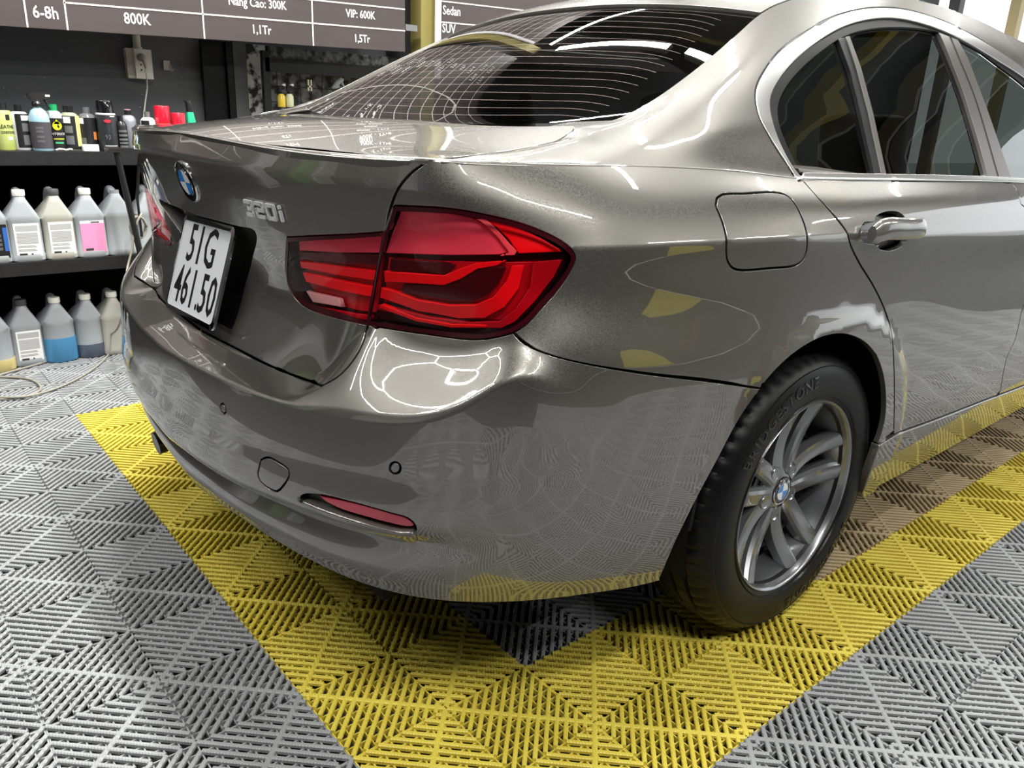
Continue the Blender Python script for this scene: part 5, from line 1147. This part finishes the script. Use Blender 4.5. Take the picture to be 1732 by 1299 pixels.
c = at(572, 142, y=2.97); GM = mat('nozzle_grey', (.34, .37, .38), .5); B = MB(); B.tube([(c[0]-.035, 2.97, c[2]-.022), (c[0]-.005, 2.97, c[2]+.004), (c[0]+.02, 2.97, c[2]+.022), (c[0]+.028, 2.97, c[2]+.018)], [.007, .014, .012, .010], 10); B.tube([(c[0]+.018, 2.97, c[2]+.015), (c[0]+.034, 2.97, c[2]-.016), (c[0]+.044, 2.97, c[2]-.022)], [.007, .006, .004], 8); B.tube([(c[0]-.02, 2.97, c[2]-.02), (c[0]+.005, 2.97, c[2]-.012)], .006, 8)
tag(B.build('spray_gun', GM, None, True), 'grey spray gun hooked on the wire rack by the rear window', 'tool')

# black angled stand and cables between the shelves and the car
BS = MB(); a = at(196, 252, y=2.45); b = at(238, 432, y=2.45); BS.tube([tuple(a), tuple(b), (b[0]+.02, b[1], 0)], .012, 10)
BS.box((a[0]-.03, a[1]-.02, a[2]-.012), (a[0]+.12, a[1]+.05, a[2]+.004)); a2_ = at(212, 262, y=2.45); BS.tube([(a[0]+.09, a[1]+.02, a[2]-.01), tuple(at(232, 335, y=2.5)), tuple(at(240, 400, y=2.5))], .006, 8)
tag(BS.build('work_stand', BLACK, None, True, auto=40), 'black slanted metal stand behind the left tail light', 'stand')
CB = mat('hose_beige', (.30, .28, .23), .6)
def cable(label, pts, r=.0042, name='cable'):
    B = MB(); B.tube([tuple(p_) for p_ in crspline(pts, .03)], r, 8); o = B.build(name, CB, None, True); tag(o, label, 'cable'); return o
fl = lambda x, y, h=.006: tuple(at(x, y, z=h))
cable('beige cable crossing the floor in front of the jugs', [tuple(at(240, 360, y=2.45)), tuple(at(228, 385, y=2.45)), tuple(at(224, 420, y=2.45)), tuple(at(216, 450, y=2.45)), tuple(at(212, 490, y=2.3))] + [tuple(at(206, 535, y=2.2)), fl(170, 575, .03), fl(120, 598), fl(60, 617), fl(0, 634), fl(-60, 655)])
lp_ = [fl(-60, 636), fl(0, 637), fl(45, 640), fl(66, 650), fl(68, 660), fl(50, 669), fl(20, 674), fl(-60, 676)]
cable('beige cable looped on the grey tiles at the left', lp_)
cable('beige cable running from the loop towards the bumper', [fl(-10, 672, .012), fl(40, 671, .012), fl(80, 662), fl(120, 646), fl(160, 622), fl(190, 592), tuple(at(212, 560, z=.02))])
cl = []
for k in range(28):
    a_ = 2*PI*k/9; c = at(236, 385, y=2.5); cl.append((c[0]+.03*math.cos(a_), c[1]+.004*k/3, c[2]+.045*math.sin(a_)))
cable('coiled beige cable hanging beside the left tail light', cl, .0038)

# things around the room that only show as reflections
REF = mat('banner_dark', (.03, .028, .03), .6)
BX = 2.6
bn = MB(); bn.box((.2+BX, -5.02, .25), (3.4+BX, -4.98, 2.1)); BN = bn.build('shop_banner', REF); tag(BN, 'dark banner reading DIAMOND CAR CARE DETAILING, standing on the right', 'sign')
Mx = basis((2.1+BX, -4.975, 1.45), (-1, 0, 0), (0, 0, 1), (0, 1, 0)); B = MB(); B.text('DIAMOND', .34, Mx); B.build('banner_lettering', mat('banner_yellow', (.75, .62, .02), .6), BN)
B = MB(); B.text('CAR CARE', .26, Mx @ Matrix.Translation((0, -.34, 0))); B.build('banner_lettering', WHITE, BN); B = MB(); B.text('DETAILING', .24, Mx @ Matrix.Translation((0, -.66, 0))); B.build('banner_lettering', mat('banner_red', (.6, .03, .04), .6), BN)
B = MB(); B.prism([(BX+.2, .25), (BX+.2, 1.35), (BX+.5, 1.28), (BX+.85, 1.0), (BX+1.2, .6), (BX+1.45, .25)], -4.978, -4.97); B.build('banner_swoosh', mat('banner_yellow', (.75, .62, .02), .6), BN)
B = MB(); B.box((BX+.25, -5.1, -.018), (BX+.30, -5.02, .3)); B.box((BX+3.3, -5.1, -.018), (BX+3.35, -5.02, .3)); B.build('banner_foot', BLACK, BN)
for i, (x, w_, c_) in enumerate(((3.9, .06, (.45, .44, .42)), (4.6, .16, (.70, .55, .05)), (5.05, .05, (.5, .5, .5)), (6.1, .07, (.42, .36, .26)), (6.6, .05, (.5, .5, .5)), (7.3, .10, (.40, .30, .18)), (7.8, .06, (.55, .55, .55)))):
    o = MB().box((x, -6.9, 3.14), (x+w_, 3.1, 3.3)).build('trim_%d' % (i+2), mat('beam_paint_%d' % i, c_, .5)); tag(o, kind='structure')  # unseen ceiling beams added to fill the side window reflections
B = MB(); B.box((-5.98, -2.6, .8), (-5.95, -1.3, 2.4)); tag(B.build('wall_poster', mat('poster_lilac', (.20, .19, .42), .6)), 'large lilac poster on the rear wall behind the camera', 'poster')
B = MB(); B.box((-5.98, -1.2, .02), (-5.95, 1.6, 2.9)); tag(B.build('shop_door', mat('door_pale', (.62, .62, .60), .5)), 'pale sliding door in the rear wall behind the camera', 'door')
# unseen lockers added along the left wall as stripes for the boot lid to mirror
for i, (x0, x1, c_, nm) in enumerate(((-2.75, -2.45, (.50, .50, .50), 'pale grey'), (-3.15, -2.85, (.03, .03, .03), 'black'), (-3.6, -3.25, (.16, .34, .06), 'green'), (-4.2, -3.75, (.55, .55, .53), 'off white'), (-5.0, -4.4, (.05, .05, .055), 'charcoal'), (-5.8, -5.2, (.40, .40, .42), 'mid grey'))):
    T = empty('tall_locker', ((x0+x1)/2, 2.85, -.018)); tag(T, nm + ' tall locker along the left wall behind the shelf', 'locker')
    w_ = (x1-x0)/2; lm = mat('locker_'+nm.replace(' ', '_'), c_, .5)
    MB().box((-w_, -.2, 0), (w_, .25, 1.95)).build('locker_body', lm, T); MB().box((-w_+.015, -.215, .05), (w_-.015, -.2, 1.92)).build('locker_door', lm, T); MB().box((w_-.07, -.235, .95), (w_-.05, -.215, 1.12)).build('door_pull', CHROME, T)
